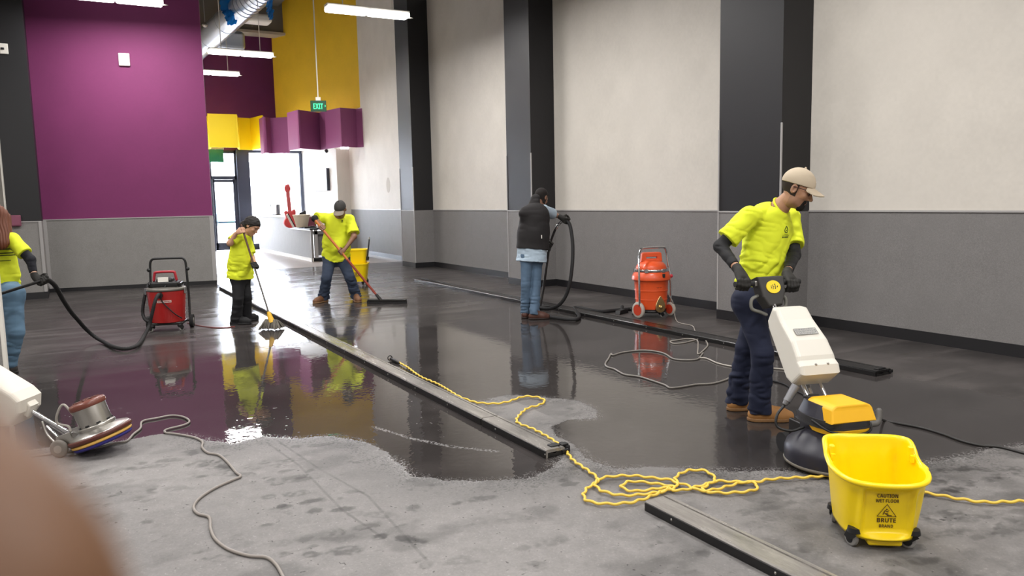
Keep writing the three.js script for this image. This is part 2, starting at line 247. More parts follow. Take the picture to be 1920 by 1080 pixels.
slab(2.46, 7.7, -7.2, -1.2, 2048, 2048);
slab(-7, 8.4, -18.9, -7.2, 2048, 1536, 0.0005);
slab(-7, -1.2, -7.2, -1.2, 256, 256);
slab(-7, 7.7, -1.2, 7, 256, 256);
const lobbyFloorTex = dataTex(512, 512, (u, v, o) => { const n = 0.62 + 0.12 * (wrapN(u, v, 4, 4) - 0.5) + 0.05 * (wrapN(u, v, 50, 2) - 0.5); o[0] = n * 1.02; o[1] = n * 0.98; o[2] = n * 0.96; }, true);
struct('floor_lobby', uvBox(box(7.2, 0.2, 10.2, 5.2, -0.1, -24.0)), mat('#f0ebe6', 0.28, 0, { map: rep(lobbyFloorTex, 0.3, 0.3) }));

// ---------------------------------------------------------------- walls
const H = 8.7, WT = 1.345, BH = 0.118;
function bay(group, x0, x1, z0, z1, upper, low) { // one wall run, faces given by a thick box; base, wainscot, upper panel, cap
  obj('upper_panel', uvBox(box(x1 - x0, H - WT, z1 - z0, (x0 + x1) / 2, (H + WT) / 2, (z0 + z1) / 2)), upper, group);
  obj('wainscot_panel', uvBox(box(x1 - x0, WT - BH, z1 - z0, (x0 + x1) / 2, (WT + BH) / 2, (z0 + z1) / 2)), low, group);
}
const wr = structGroup('wall_right');
for (const [a, b] of [[-6.11, 7], [-11.53, -7.07], [-16.8, -12.38]]) bay(wr, 7.55, 7.85, a, b, MAT.white, MAT.wainscot);
for (const [a, b] of [[-6.11, 7], [-11.53, -7.07], [-16.8, -12.38]]) {
  obj('base_strip', box(0.314, BH, b - a, 7.695, BH / 2, (a + b) / 2), MAT.base, wr);
  obj('cap_trim', rbox(0.016, 0.022, b - a, 0.004, 7.545, WT, (a + b) / 2), MAT.trimGrey, wr);
}
for (const [a, b] of [[-7.07, -6.11], [-12.38, -11.53], [-17.6, -16.8]]) {
  const p = structGroup(numbered('pillar')), z = (a + b) / 2, w = b - a;
  bay(p, 7.06, 7.85, a, b, MAT.charcoal, MAT.wainscot);
  obj('base_strip', box(0.8, BH, w + 0.014, 7.448, BH / 2, z), MAT.base, p);
  for (const [dx, dz] of [[0, -w / 2], [0, w / 2]]) obj('corner_trim', rbox(0.02, 2.35 - BH, 0.02, 0.004, 7.06 + dx, (2.35 + BH) / 2, z + dz), MAT.trimGrey, p);
  obj('cap_trim', rbox(0.012, 0.02, w, 0.004, 7.056, WT, z), MAT.trimGrey, p);
}
// beyond the last pillar the wall runs on, slightly splayed, to the lobby
{
  const g = structGroup('wall_lobby_right'), a = [7.58, -17.5], b = [7.93, -24.05], L = Math.hypot(b[0] - a[0], b[1] - a[1]), ang = Math.atan2(b[0] - a[0], b[1] - a[1]);
  const put = (q) => { q.rotateY(ang); q.translate(a[0], 0, a[1]); return q; }, side = -1;
  const P = (name, h0, h1, t, m, off = 0) => obj(name, put(uvBox(box(0.3, h1 - h0, L, side * (0.15 + off), (h0 + h1) / 2, L / 2))), m, g);
  P('upper_panel', WT, H, 0, MAT.white); P('wainscot_panel', BH, WT, 0, MAT.wainscot); P('base_strip', 0, BH, 0, MAT.base, -0.008);
  obj('cap_trim', put(box(0.012, 0.02, L, 0.003, WT, L / 2)), MAT.trimGrey, g);
  obj('return_panel', box(0.5, 3.25, 0.12, 7.76, 1.625, -24.06), MAT.white, g);
  obj('back_panel', box(0.2, 8.7, 4.0, 7.62, 4.35, -26.15), MAT.white, g);
  // a patched, paler spot left by a repair
  const sp = new THREE.Shape(); sp.absellipse(0, 0, 0.17, 0.21, 0, Math.PI * 2);
  const pg = new THREE.ExtrudeGeometry(sp, { depth: 0.003, bevelEnabled: false, curveSegments: 24 }); { const m = new THREE.Matrix4().makeBasis(new THREE.Vector3((a[0] - b[0]) / L, 0, (a[1] - b[1]) / L), new THREE.Vector3(0, 1, 0), new THREE.Vector3((b[1] - a[1]) / L, 0, (a[0] - b[0]) / L)); pg.applyMatrix4(m); }
  const c = [7.8285,2.016,-20.1168]; const t = (c[2] - a[1]) / (b[1] - a[1]); pg.translate(lerp(a[0], b[0], t) + 0.0005, c[1], c[2]);
  obj('repair_patch', pg, mat('#bdb6ad', 0.9), g);
}
// left: a pillar and the purple feature wall
{
  const A = [-0.372, -16.78], B = [2.52, -16.24], L = Math.hypot(B[0] - A[0], B[1] - A[1]), ang = -Math.atan2(B[1] - A[1], B[0] - A[0]);
  const g = structGroup('wall_left');
  const put = (q) => { q.rotateY(ang); q.translate(A[0], 0, A[1]); return q; };
  const P = (name, x0, x1, h0, h1, m, proud = 0) => obj(name, put(uvBox(box(x1 - x0, h1 - h0, 0.3 + proud, (x0 + x1) / 2, (h0 + h1) / 2, -0.15 + proud / 2))), m, g);
  P('upper_panel', -0.3, L, WT, H, MAT.purple); P('wainscot_panel', -0.3, L, BH * 0.6, WT, MAT.wainscotPale, 0.012); P('base_strip', -0.3, L + 0.004, 0, BH * 0.6, MAT.base, 0.02);
  P('cap_trim', -0.3, L, WT, WT + 0.018, MAT.trimGrey, 0.02); P('corner_trim', L - 0.06, L + 0.006, BH * 0.6, WT, MAT.trimGrey, 0.018); P('corner_trim', 0, 0.06, BH * 0.6, WT, MAT.trimGrey, 0.02);
  const p = structGroup(numbered('pillar')), x0 = -0.86, x1 = -0.37, z1 = -15.7, z0 = -17.2;
  obj('upper_panel', uvBox(box(x1 - x0, H - WT, z1 - z0, (x0 + x1) / 2, (H + WT) / 2, (z0 + z1) / 2)), MAT.charcoal, p);
  obj('wainscot_panel', uvBox(box(x1 - x0, WT - BH, z1 - z0, (x0 + x1) / 2, (WT + BH) / 2, (z0 + z1) / 2)), MAT.wainscotPale, p);
  obj('base_strip', box(x1 - x0 + 0.014, BH, z1 - z0 + 0.014, (x0 + x1) / 2, BH / 2, (z0 + z1) / 2), MAT.base, p);
  obj('corner_trim', rbox(0.05, WT - BH, 0.02, 0.004, x1 - 0.025, (WT + BH) / 2, z1), MAT.trimGrey, p);
  obj('cap_trim', rbox(x1 - x0, 0.018, 0.014, 0.004, (x0 + x1) / 2, WT, z1), MAT.trimGrey, p);
  const f = structGroup('wall_left_far');
  bay(f, -7, -0.86, -16.5, -16.2, MAT.white, MAT.wainscotPale);
  obj('edge_trim', box(0.03, H - WT, 0.03, -0.875, (H + WT) / 2, -15.72), MAT.offWhite, f);
  struct('wall_lobby_left', uvBox(box(0.3, H, 12, 2.3, H / 2, -22.45)), MAT.white);
  struct('wall_left_outer', uvBox(box(0.3, H, 23.6, -7.15, H / 2, -4.7)), MAT.white);
  struct('wall_back', uvBox(box(15.2, H, 0.3, 0.4, H / 2, 7.15)), MAT.white);
  const s = structGroup('wall_stub_left'), e = [-0.5244,0,-7.7649];      // pale end of a near partition that hides the worker's legs
  obj('upper_panel', uvBox(box(2.4, 2.6, 0.14, e[0] - 1.2, 1.3, e[2])), MAT.wainscotPale, s);
  obj('edge_trim', rbox(0.03, 2.6, 0.16, 0.008, e[0] - 0.012, 1.3, e[2]), MAT.offWhite, s);
}
// lobby: glazed front, high purple wall over it, splayed yellow wall, zigzag soffits under a low ceiling
{
  const back = structGroup('wall_front');
  obj('upper_panel', uvBox(box(7.4, H - 3.42, 0.25, 5.0, (H + 3.42) / 2, -28.15)), MAT.deepPurple, back);
  obj('sill_panel', box(2.0, 0.1, 0.25, 6.4, 0.05, -28.15), MAT.frame, back);
  
  const yw = structGroup('wall_yellow'), a = [7.9531,4.3679,-22.2141], b = [6.3334,4.797,-26.6267], L = Math.hypot(b[0] - a[0], b[2] - a[2]), ang = -Math.atan2(b[2] - a[2], b[0] - a[0]);
  const g = uvBox(box(L, H - 4.38, 0.25, L / 2, (H + 4.38) / 2, 0.125)); g.rotateY(ang); g.translate(a[0], 0, a[2]);
  obj('upper_panel', g, MAT.yellowWall, yw);
  // zigzag soffits: folded boards hanging from 3.2 m
  function soffit(name, pts, h0, h1, m) {
    const grp = structGroup(name);
    for (let i = 1; i < pts.length; i++) {
      const p = pts[i - 1], q = pts[i], l = Math.hypot(q[0] - p[0], q[2] - p[2]), an = -Math.atan2(q[2] - p[2], q[0] - p[0]);
      const bq = box(l + 0.01, h1 - h0, 0.05, l / 2, (h0 + h1) / 2, -0.025); bq.rotateY(an); bq.translate(p[0], 0, p[2]); obj('soffit_board', bq, m, grp);
    }
    return grp;
  }
  const A = [[5.6839,3.868,-26.1804],[5.6803,3.8095,-25.4782],[5.9522,3.842,-25.7906],[6.3784,3.8123,-25.3095]], B = [[6.0943,3.7115,-24.1824],[6.202,3.6405,-23.2984],[6.9729,3.7002,-23.792],[7.009,3.6602,-23.3016],[7.1914,3.5874,-22.3744],[7.7187,3.6138,-22.5392],[7.9114,3.5897,-22.1931],[7.9562,3.5299,-21.4629]];
  soffit('soffit_purple', A, 3.2, 4.33, MAT.soffitPurple); soffit('soffit_purple_front', B, 3.2, 4.33, MAT.soffitPurple);
  const Y = [[4.1544,3.9537,-27.6513],[4.2574,3.9219,-27.2396],[4.1618,3.8557,-26.4732],[5.0465,3.8736,-26.4314],[5.2593,3.9565,-27.365],[5.6659,3.976,-27.4822],[5.828,3.8939,-26.4493]];
  soffit('soffit_yellow', Y, 3.42, 4.48, MAT.soffitYellow);
  const low = new THREE.Shape([...[[4.2369,4.0495,-28.7776],[5.7956,4.0316,-28.1115],[5.7971,3.9142,-26.702],[6.4817,3.8489,-25.7194],[7.1201,3.7456,-24.2939],[8.4579,3.6548,-22.8164]], [7.8, 0, -24.4], [7.8, 0, -28.2], [2.4, 0, -28.2]].map((p) => new THREE.Vector2(p[0], Math.min(28.2, -p[2]))));
  const lc = new THREE.ExtrudeGeometry(low, { depth: 0.12, bevelEnabled: false }); lc.rotateX(-Math.PI / 2); lc.translate(0, 3.44, 0);
  struct('ceiling_lobby', lc, mat('#f1efec', 0.8));
  struct('wall_lobby_outer', box(0.3, 3.5, 4.2, 2.45, 1.75, -26.2), MAT.white);
}
// roof deck with ribs and joists
{
  const g = structGroup('ceiling');
  obj('roof_deck', box(15.6, 0.3, 36, 0.6, H + 0.15, -10.7), MAT.deck, g);
  for (let z = -27.4; z < 7; z += 1.9) obj('joist', box(15, 0.34, 0.12, 0.4, H - 0.17, z), MAT.steelBeam, g);
  for (const [x, w] of [[1.6, 0.28], [6.3, 0.28]]) obj('girder', box(w, 0.6, 30, x, H - 0.5, -12), MAT.steelBeam, g);
  const a = [5.1564,7.0314,-26.5541], b = [6.3153,6.8235,-25.28];
  obj('bulkhead', box(4.2, 1.6, 0.4, b[0] - 1.75, a[1] + 0.8, b[2] - 0.9), MAT.deck, g);
  obj('bulkhead_flange', box(4.3, 0.08, 0.6, b[0] - 1.75, a[1], b[2] - 0.9), mat('#a69d8f', 0.7), g);
}
// lobby glazing
{
  const w = structGroup('window_1'), z = -28.05;
  for (const [x0, x1] of [[5.62, 7.5]]) { obj('window_frame', [box(x1 - x0, 0.09, 0.1, (x0 + x1) / 2, 3.4, z), box(x1 - x0, 0.1, 0.1, (x0 + x1) / 2, 0.15, z), box(0.12, 3.3, 0.1, 7.44, 1.7, z + 0.05)], MAT.frame, w); obj('window_pane', box(x1 - x0, 3.3, 0.012, (x0 + x1) / 2, 1.75, z), MAT.glass, w); }
  obj('mullion', box(0.42, 3.45, 0.3, 5.43, 1.72, z + 0.05), MAT.frame, w);
  const w2 = structGroup('window_2'); obj('window_frame', [box(1.9, 0.09, 0.1, 3.38, 3.4, z), box(1.9, 0.1, 0.1, 3.38, 0.05, z), box(0.06, 3.3, 0.1, 3.38, 1.7, z), box(0.06, 3.4, 0.1, 2.46, 1.7, z)], MAT.frame, w2); obj('window_pane', box(1.84, 3.3, 0.012, 3.39, 1.75, z), MAT.glass, w2);
  const d = structGroup('door_1');
  obj('door_frame', [box(0.09, 3.42, 0.14, 4.36, 1.71, z), box(0.09, 3.42, 0.14, 5.2, 1.71, z), box(0.9, 0.1, 0.14, 4.78, 3.38, z), box(0.9, 0.12, 0.14, 4.78, 2.5, z)], MAT.frame, d);
  obj('transom_pane', box(0.8, 0.8, 0.012, 4.78, 2.93, z), MAT.glass, d);
  obj('door_leaf', [box(0.07, 2.42, 0.06, 4.45, 1.23, z), box(0.07, 2.42, 0.06, 5.12, 1.23, z), box(0.7, 0.09, 0.06, 4.78, 2.39, z), box(0.7, 0.26, 0.06, 4.78, 0.15, z), box(0.7, 0.05, 0.06, 4.78, 0.98, z)], MAT.frame, d);
  obj('door_pane', box(0.62, 2.15, 0.012, 4.78, 1.3, z), MAT.glass, d);
  obj('door_handle', [rod([4.5, 0.85, z + 0.07], [4.5, 1.25, z + 0.07], 0.016), rod([4.5, 0.9, z], [4.5, 0.9, z + 0.07], 0.01), rod([4.5, 1.2, z], [4.5, 1.2, z + 0.07], 0.01)], MAT.steel, d);
  struct('pavement', box(60, 0.2, 60, 5, -0.12, -58.5), mat('#cfccc6', 0.9));
}

// ---------------------------------------------------------------- hanging fluorescent fixtures: glow and light together
const lensMat = new THREE.MeshStandardMaterial({ color: 0xffffff, emissive: LAMP.color, emissiveIntensity: 9, roughness: 0.5 });
function fixture(x, y, z, label, turn = 0, w = LAMP.w) {
  const t = thing('hanging_light', label, 'light fixture', [x, y, z], turn);
  obj('housing', rbox(w, 0.05, 0.2, 0.015, 0, 0.085, 0), MAT.whitePlastic, t);
  for (const s of [-1, 1]) {
    obj('lens', rbox(w / 2 - 0.015, 0.085, LAMP.d, 0.035, s * w / 4, 0.03, 0, 4), lensMat, t);
    obj('hanger_rod', rod([s * w * 0.3, 0.1, 0], [s * w * 0.3, H - y - 0.35, 0], 0.009), MAT.offWhite, t);
  }
  obj('end_latch', [box(0.05, 0.02, 0.03, w / 2 + 0.02, 0.0, 0.05), rod([w / 2, 0.01, 0.05], [w / 2 + 0.07, 0.0, 0.05], 0.007)], MAT.offWhite, t);
  const L = new THREE.RectAreaLight(LAMP.color, LAMP.nits, w, LAMP.d); L.position.set(0, -0.025, 0); L.rotation.x = -Math.PI / 2; t.add(L);
  return t;
}
{
  const A = [4.8569,4.8289,-13.3157], B = [3.9422,5.1392,-19.6873], C = [3.8192,5.206,-23.2498], Dd = [1.0061,5.0466,-15.0933];
  fixture(...A, 'hanging twin-lens light in front of the yellow wall near the right pillar', -0.02);
  fixture(...B, 'hanging light below the silver duct over the lobby, longest one there', -0.02);
  fixture(...C, 'small far hanging light half hidden by the purple wall edge', -0.02);
  fixture(...Dd, 'hanging light at the top edge of the photo above the purple wall', -0.02);
  for (const [x, z] of [[0.8, -9.6], [4.5, -9.6], [0.8, -5.2], [4.5, -5.0], [0.8, -0.8], [4.5, -0.5], [-3.4, -9.6], [-3.4, -6.2], [-3.4, -1.2], [1, 3.6], [5.3, 3.8]]) fixture(x, 4.9, z, 'hanging twin-lens light over the hall, out of the picture').userData.group = 'hall lights out of the picture';
}

// ---------------------------------------------------------------- long steel channels on the floor
function channel(w, h, L, lipR) {                // hat profile with a raised rib on the right, swept along z
  const s = new THREE.Shape();
  s.moveTo(-w / 2, 0); s.lineTo(-w / 2, h - 0.006); s.lineTo(-w / 2 + 0.006, h); s.lineTo(w * 0.24, h); s.lineTo(w * 0.27, h - 0.012); s.lineTo(w * 0.3, h - 0.012); s.lineTo(w * 0.32, h); s.lineTo(w / 2 - 0.008, h); s.lineTo(w / 2, h - 0.008); s.lineTo(w / 2, 0); s.lineTo(w / 2 - 0.012, 0); s.lineTo(w / 2 - 0.012, h - 0.02); s.lineTo(-w / 2 + 0.012, h - 0.02); s.lineTo(-w / 2 + 0.012, 0);
  const g = new THREE.ExtrudeGeometry(s, { depth: L, bevelEnabled: false }); g.translate(0, 0, -L / 2); return g;
}
const scuffTex = dataTex(512, 512, (u, v, o) => { const n = wrapN(u, v, 6, 4), m = wrapN(u, v, 60, 2); o[0] = o[1] = o[2] = 0.82 + 0.3 * (n - 0.5) + 0.12 * (m - 0.5); }, true);
const channelTop = mat('#b6b1ab', 0.36, 0.3, { map: rep(scuffTex, 4, 0.7), roughnessMap: rep(scuffTex, 3, 0.6) }), channelSide = mat('#1d1c1d', 0.4, 0.2), channelDark = mat('#121112', 0.25, 0.1, { map: rep(scuffTex, 4, 0.7) });
function track(label, x, z0, z1, w, h, mTop, mSide, group, turn = 0, end = true) {
  const L = z1 - z0, t = thing('floor_channel', label, 'steel channel', [x, 0, (z0 + z1) / 2], turn, group);
  obj('web', uvBox(channel(w, h, L)), mTop, t);
  obj('side_flange', rbox(0.008, h - 0.008, L - 0.004, 0.002, -w / 2 - 0.003, h / 2 - 0.003, 0), mSide, t);
  obj('side_flange', rbox(0.008, h - 0.02, L - 0.004, 0.002, w / 2 + 0.003, h / 2 - 0.008, 0), mSide, t);
  const screws = []; for (let z = -L / 2 + 0.2; z < L / 2; z += 0.62) { const g = new THREE.SphereGeometry(0.0065, 10, 6); g.scale(0.5, 1, 1); screws.push(g.translate(-w / 2 - 0.008, h * 0.5, z)); }
  for (const g of screws.slice(-9)) obj('screw', g, MAT.steel, t);
  if (end) { const e = extrude([[-w / 2 + 0.014, 0.004], [w / 2 - 0.014, 0.004], [w / 2 - 0.014, h - 0.03], [w * 0.1, h - 0.024], [0, h - 0.034], [-w / 2 + 0.014, h - 0.024]], 0.004, 0.002); obj('end_plate', e.translate(0, 0, L / 2 - 0.01), MAT.steelDark, t); obj('bracket', [rbox(0.05, 0.03, 0.05, 0.008, w / 2 + 0.005, 0.02, L / 2 - 0.02), rbox(w * 0.5, 0.014, 0.05, 0.006, 0.02, h + 0.002, L / 2 - 0.05)], MAT.black, t); }
  return t;
}
track('farthest length of grey steel channel, starting by the end of the purple wall', 2.458, -15.15, -9.72, 0.135, 0.052, channelTop, channelSide, 'channel line across the wet floor', 0, false);
track('long middle length of grey steel channel crossing the wet floor', 2.458, -9.7, -4.62, 0.135, 0.052, channelTop, channelSide, 'channel line across the wet floor', 0, false);
track('short grey steel channel piece with an open end at the edge of the dry floor', 2.458, -4.61, -3.79, 0.135, 0.052, channelTop, channelSide, 'channel line across the wet floor');
track('wet black steel channel running past the orange vacuum along the right wall', 5.93, -14.0, -4.0, 0.2, 0.045, channelDark, channelSide);
track('loose grey steel channel lying on the dry floor left of the near yellow bucket', 2.463, -2.87, -0.9, 0.15, 0.05, channelTop, channelSide, undefined, 0.0, false);

// ---------------------------------------------------------------- small fixings on walls and ceiling
{
  const c = [1.176,4.3128,-16.4859], t = thing('wall_speaker', 'white rectangular wall speaker high on the purple wall', 'speaker', c, -0.185);
  obj('case', rbox(0.19, 0.235, 0.05, 0.015, 0, 0, 0.02), MAT.whitePlastic, t); obj('grille', rbox(0.15, 0.19, 0.012, 0.006, 0, 0, 0.046), MAT.offWhite, t);
  const d = [-0.6837,4.2339,-15.68], s = thing('wall_sensor', 'small white sensor plate high on the black left pillar', 'sensor', [d[0], d[1], -15.69]);
  obj('plate', rbox(0.12, 0.17, 0.02, 0.005, 0, 0, 0), MAT.whitePlastic, s); obj('lens', rbox(0.05, 0.035, 0.02, 0.006, -0.02, 0.0, 0.012), MAT.black, s);
  const e = [-0.7503,1.3682,-15.6], m = thing('wall_box', 'mauve box on the black left pillar above its grey panel', 'wall box', [e[0], e[1], -15.65]);
  obj('case', rbox(0.17, 0.19, 0.09, 0.012, 0, 0, 0), mat('#7c4257', 0.55), m); obj('cover', rbox(0.14, 0.15, 0.012, 0.004, 0, 0, 0.048), mat('#8a4b62', 0.5), m);
}
const exitTex = canvasTex(512, 256, (g, w, h) => { g.fillStyle = '#04351f'; g.fillRect(0, 0, w, h); g.fillStyle = '#3dffa0'; g.font = 'bold 200px sans-serif'; g.textAlign = 'center'; g.textBaseline = 'middle'; g.save(); g.translate(w / 2 - 14, h / 2 + 8); g.scale(0.82, 1); g.fillText('EXIT', 0, 0); g.restore(); g.beginPath(); g.moveTo(480, h / 2 - 34); g.lineTo(508, h / 2); g.lineTo(480, h / 2 + 34); g.fill(); });
{
  const c = [4.5735,3.5009,-15.6247], t = thing('exit_sign', 'green lit exit sign hanging on a pole in front of the yellow wall', 'exit sign', c, -0.52 + 0.22);
  obj('case', rbox(0.31, 0.215, 0.07, 0.008), mat('#0a3d28', 0.4), t);
  const f = obj('face', at(new THREE.PlaneGeometry(0.29, 0.195), 0, 0, 0.0365), new THREE.MeshStandardMaterial({ map: exitTex, emissive: 0xffffff, emissiveMap: exitTex, emissiveIntensity: 1.1, roughness: 0.4 }), t);
  obj('canopy', rbox(0.1, 0.07, 0.06, 0.008, 0.0, 0.14, 0), MAT.whitePlastic, t);
  obj('pole', rod([0, 0.17, 0], [0, H - c[1] - 0.1, 0], 0.0125), MAT.offWhite, t);
  const L = new THREE.RectAreaLight(0x3dffa0, 1.0, 0.27, 0.12); L.position.set(0, 0, 0.06); L.lookAt(new THREE.Vector3(0, 0, 2)); L.rotation.set(0, Math.PI, 0); t.add(L);
  const d = [4.5194,3.2243,-27.6933], u = thing('exit_sign', 'green edge-lit exit sign under the lobby ceiling, seen half hidden by the purple wall', 'exit sign', d, 0.15); obj('stem', cyl(0.02, 0.02, 3.44 - d[1] - 0.2, 14, 0, (3.44 - d[1] + 0.2) / 2, 0), MAT.steel, u);
  obj('panel', rbox(0.53, 0.43, 0.025, 0.006), mat('#1f7a57', 0.2, 0.1), u); obj('housing', rbox(0.56, 0.06, 0.09, 0.01, 0, 0.245, 0), MAT.steel, u); obj('side_panel', rbox(0.03, 0.42, 0.2, 0.006, -0.28, 0, 0.05), new THREE.MeshStandardMaterial({ color: '#0f8f5c', emissive: '#19d78a', emissiveIntensity: 0.5 }), u);
  const h = [7.4858,3.1737,-23.3114], q = thing('ceiling_downlight', 'small round recessed light under the purple soffit', 'downlight', [h[0], 3.43, h[2] - 0.25]);
  obj('ring', new THREE.TorusGeometry(0.085, 0.014, 8, 28).rotateX(Math.PI / 2), MAT.offWhite, q); obj('lens', cyl(0.075, 0.075, 0.02, 24), new THREE.MeshStandardMaterial({ color: 0xffffff, emissive: 0xfff4e0, emissiveIntensity: 6 }), q);
  const dl = new THREE.RectAreaLight(0xfff4e0, 25, 0.13, 0.13); dl.position.set(0, -0.02, 0); dl.rotation.x = -Math.PI / 2; q.add(dl);
}
{ // spiral duct with torn blue wrap
  const a = [3.4145,5.9053,-25.3164], b = [3.9341,6.3369,-23.9139], c = [4.5,6.7819,-21.9061], d = [4.7311,6.9482,-20.8666], e = [5.23,7.3447,-18.8908];
  const t = thing('air_duct', 'silver round duct slanting up under the roof, left of the yellow wall', 'duct', [0, 0, 0]);
  const seg = (p, q, r) => rod(p, q, r, r, 40), r = 0.325;
  obj('duct_pipe', seg(a, c, r), MAT.galv, t);
  const n = 16, flex = []; for (let i = 0; i < n; i++) { const p = mix3(c, e, i / n), q = mix3(c, e, (i + 0.62) / n), m = mix3(c, e, (i + 1) / n); flex.push(rod(p, q, r * 1.015, r * 1.015, 32), rod(q, m, r * 0.97, r * 0.97, 32)); }
  obj('flexible_sleeve', flex, MAT.galv, t);
  for (const f of [0.16, 0.45, 0.72]) { const p = mix3(a, c, f), q = mix3(a, c, f + 0.018); obj('band', rod(p, q, r * 1.03, r * 1.03, 40), MAT.galv, t); }
  const h1 = [4.3275,6.253,-23.4445]; obj('branch_box', rbox(0.9, 0.55, 0.5, 0.12, h1[0] + 0.12, h1[1] + 0.03, h1[2] - 0.5), MAT.galv, t);
  const h2 = [4.9748,6.6874,-22.0851]; obj('plenum', rbox(0.85, 0.24, 0.5, 0.1, h2[0], h2[1], h2[2] - 0.6), MAT.whitePlastic, t);
  const blue = mat('#1578c9', 0.25, 0, { transmission: 0.25, thickness: 0, side: THREE.DoubleSide });
  function rag(name, pts, w, label) { // crumpled film
    const cu = spline(pts), N = 22, W = 8, P = [], I = [], R = [0.867,0,0.4983];
    for (let i = 0; i <= N; i++) { const p = cu.getPoint(i / N), ww = w * (0.45 + 0.9 * noise2(i * 0.6, pts[0][0] * 5)) * (1 - 0.5 * i / N); for (let j = 0; j <= W; j++) { const s = (j / W - 0.5) * ww, f = 0.09 * (noise2(i * 0.8 + 3, j * 0.9 + pts[0][1]) - 0.5); P.push(p.x + R[0] * s + 0.5 * f, p.y + f, p.z + R[2] * s + f * 1.5); } }
    for (let i = 0; i < N; i++) for (let j = 0; j < W; j++) { const k = i * (W + 1) + j; I.push(k, k + 1, k + W + 1, k + 1, k + W + 2, k + W + 1); }
    const g = new THREE.BufferGeometry(); g.setAttribute('position', new THREE.Float32BufferAttribute(P, 3)); g.setIndex(I); g.computeVertexNormals();
    return tag(obj(name, g, blue), label, 'plastic wrap');
  }
  rag('plastic_wrap', [[4.1209,7.3837,-22.0876],[4.103,6.8216,-22.0235],[4.119,6.627,-21.8724],[4.1366,6.4618,-21.7243],[4.1498,6.2427,-21.5717]], 0.44, 'torn blue plastic hanging over the silver duct');
  rag('plastic_wrap', [[4.9063,7.0647,-20.6651],[4.8963,6.619,-20.6119],[4.9055,6.4296,-20.5816],[4.9148,6.2402,-20.5512]], 0.2, 'narrow blue plastic scrap right of the silver duct');
  const rd = [3.5428,6.7298,-21.8689], rb = [3.5054,6.2343,-21.8248]; const sp = thing('hanging_sensor', 'small grey sensor on a thin rod above the duct end', 'sensor', [rb[0], rb[1], rb[2]]);
  obj('rod', rod([0, 0.03, 0], [0, H - rb[1] - 0.1, 0], 0.012), MAT.steel, sp); obj('head', lathe([[0, -0.07], [0.06, -0.05], [0.075, 0], [0.03, 0.05], [0, 0.05]], 18), MAT.steel, sp);
}

// ---------------------------------------------------------------- lobby counter and what stands on it
const CT = { x: 5.66, zn: -20.5, zf: -27.0, zs: -22.55, hl: 0.86, hh: 1.17 };
{
  const t = thing('service_counter', 'grey service counter with a lower desk end in the bright lobby', 'counter', [0, 0, 0]), w = 0.75;
  obj('front_panel', uvBox(box(0.05, CT.hl - 0.1, CT.zn - CT.zs, CT.x, (CT.hl + 0.1) / 2, (CT.zn + CT.zs) / 2)), MAT.wainscotPale, t);
  obj('front_panel', uvBox(box(0.05, CT.hh - 0.1, CT.zs - CT.zf, CT.x, (CT.hh + 0.1) / 2, (CT.zs + CT.zf) / 2)), MAT.wainscotPale, t);
  obj('plinth', box(0.03, 0.1, CT.zn - CT.zf, CT.x + 0.0, 0.05, (CT.zn + CT.zf) / 2), MAT.offWhite, t);
  obj('raised_top', rbox(w, 0.05, CT.zs - CT.zf + 0.1, 0.01, CT.x + w / 2 - 0.08, CT.hh + 0.02, (CT.zs + CT.zf) / 2), MAT.whitePlastic, t);
  obj('desk_top', rbox(1.35, 0.045, CT.zn - CT.zs + 0.04, 0.008, CT.x + 0.62, CT.hl + 0.02, (CT.zn + CT.zs) / 2), MAT.black, t);
  obj('edge_strip', box(0.02, 0.05, CT.zn - CT.zs, CT.x - 0.04, CT.hl + 0.005, (CT.zn + CT.zs) / 2), MAT.whitePlastic, t);
  obj('step_panel', box(w, CT.hh - CT.hl, 0.04, CT.x + w / 2 - 0.05, (CT.hh + CT.hl) / 2, CT.zs + 0.01), mat('#7a3b4b', 0.6), t);
  obj('corner_post', [box(0.025, CT.hl, 0.03, CT.x - 0.03, CT.hl / 2, CT.zn), box(0.09, CT.hl - 0.1, 0.03, CT.x + 0.1, (CT.hl + 0.1) / 2, CT.zn)], MAT.trimGrey, t);
  obj('end_panel', [uvBox(box(1.2, CT.hl - 0.22, 0.03, CT.x + 0.68, (CT.hl + 0.1) / 2, CT.zn - 0.12)), box(1.25, 0.09, 0.05, CT.x + 0.66, CT.hl - 0.08, CT.zn - 0.01)], MAT.wainscot, t);
  obj('kick_board', box(1.2, 0.1, 0.03, CT.x + 0.66, 0.05, CT.zn - 0.18), MAT.base, t);
  const o = [5.9659,0.0271,-20.2856]; const so = thing('floor_outlet', 'small pale outlet box at the foot of the lobby counter', 'outlet', [o[0] - 0.05, 0, o[2] + 0.12], 0);
  obj('case', rbox(0.14, 0.11, 0.06, 0.01, 0, 0.055, 0), MAT.offWhite, so); obj('socket', [rbox(0.04, 0.04, 0.01, 0.004, -0.03, 0.06, 0.03), rbox(0.04, 0.04, 0.01, 0.004, 0.03, 0.06, 0.03)], MAT.rubber, so);
}
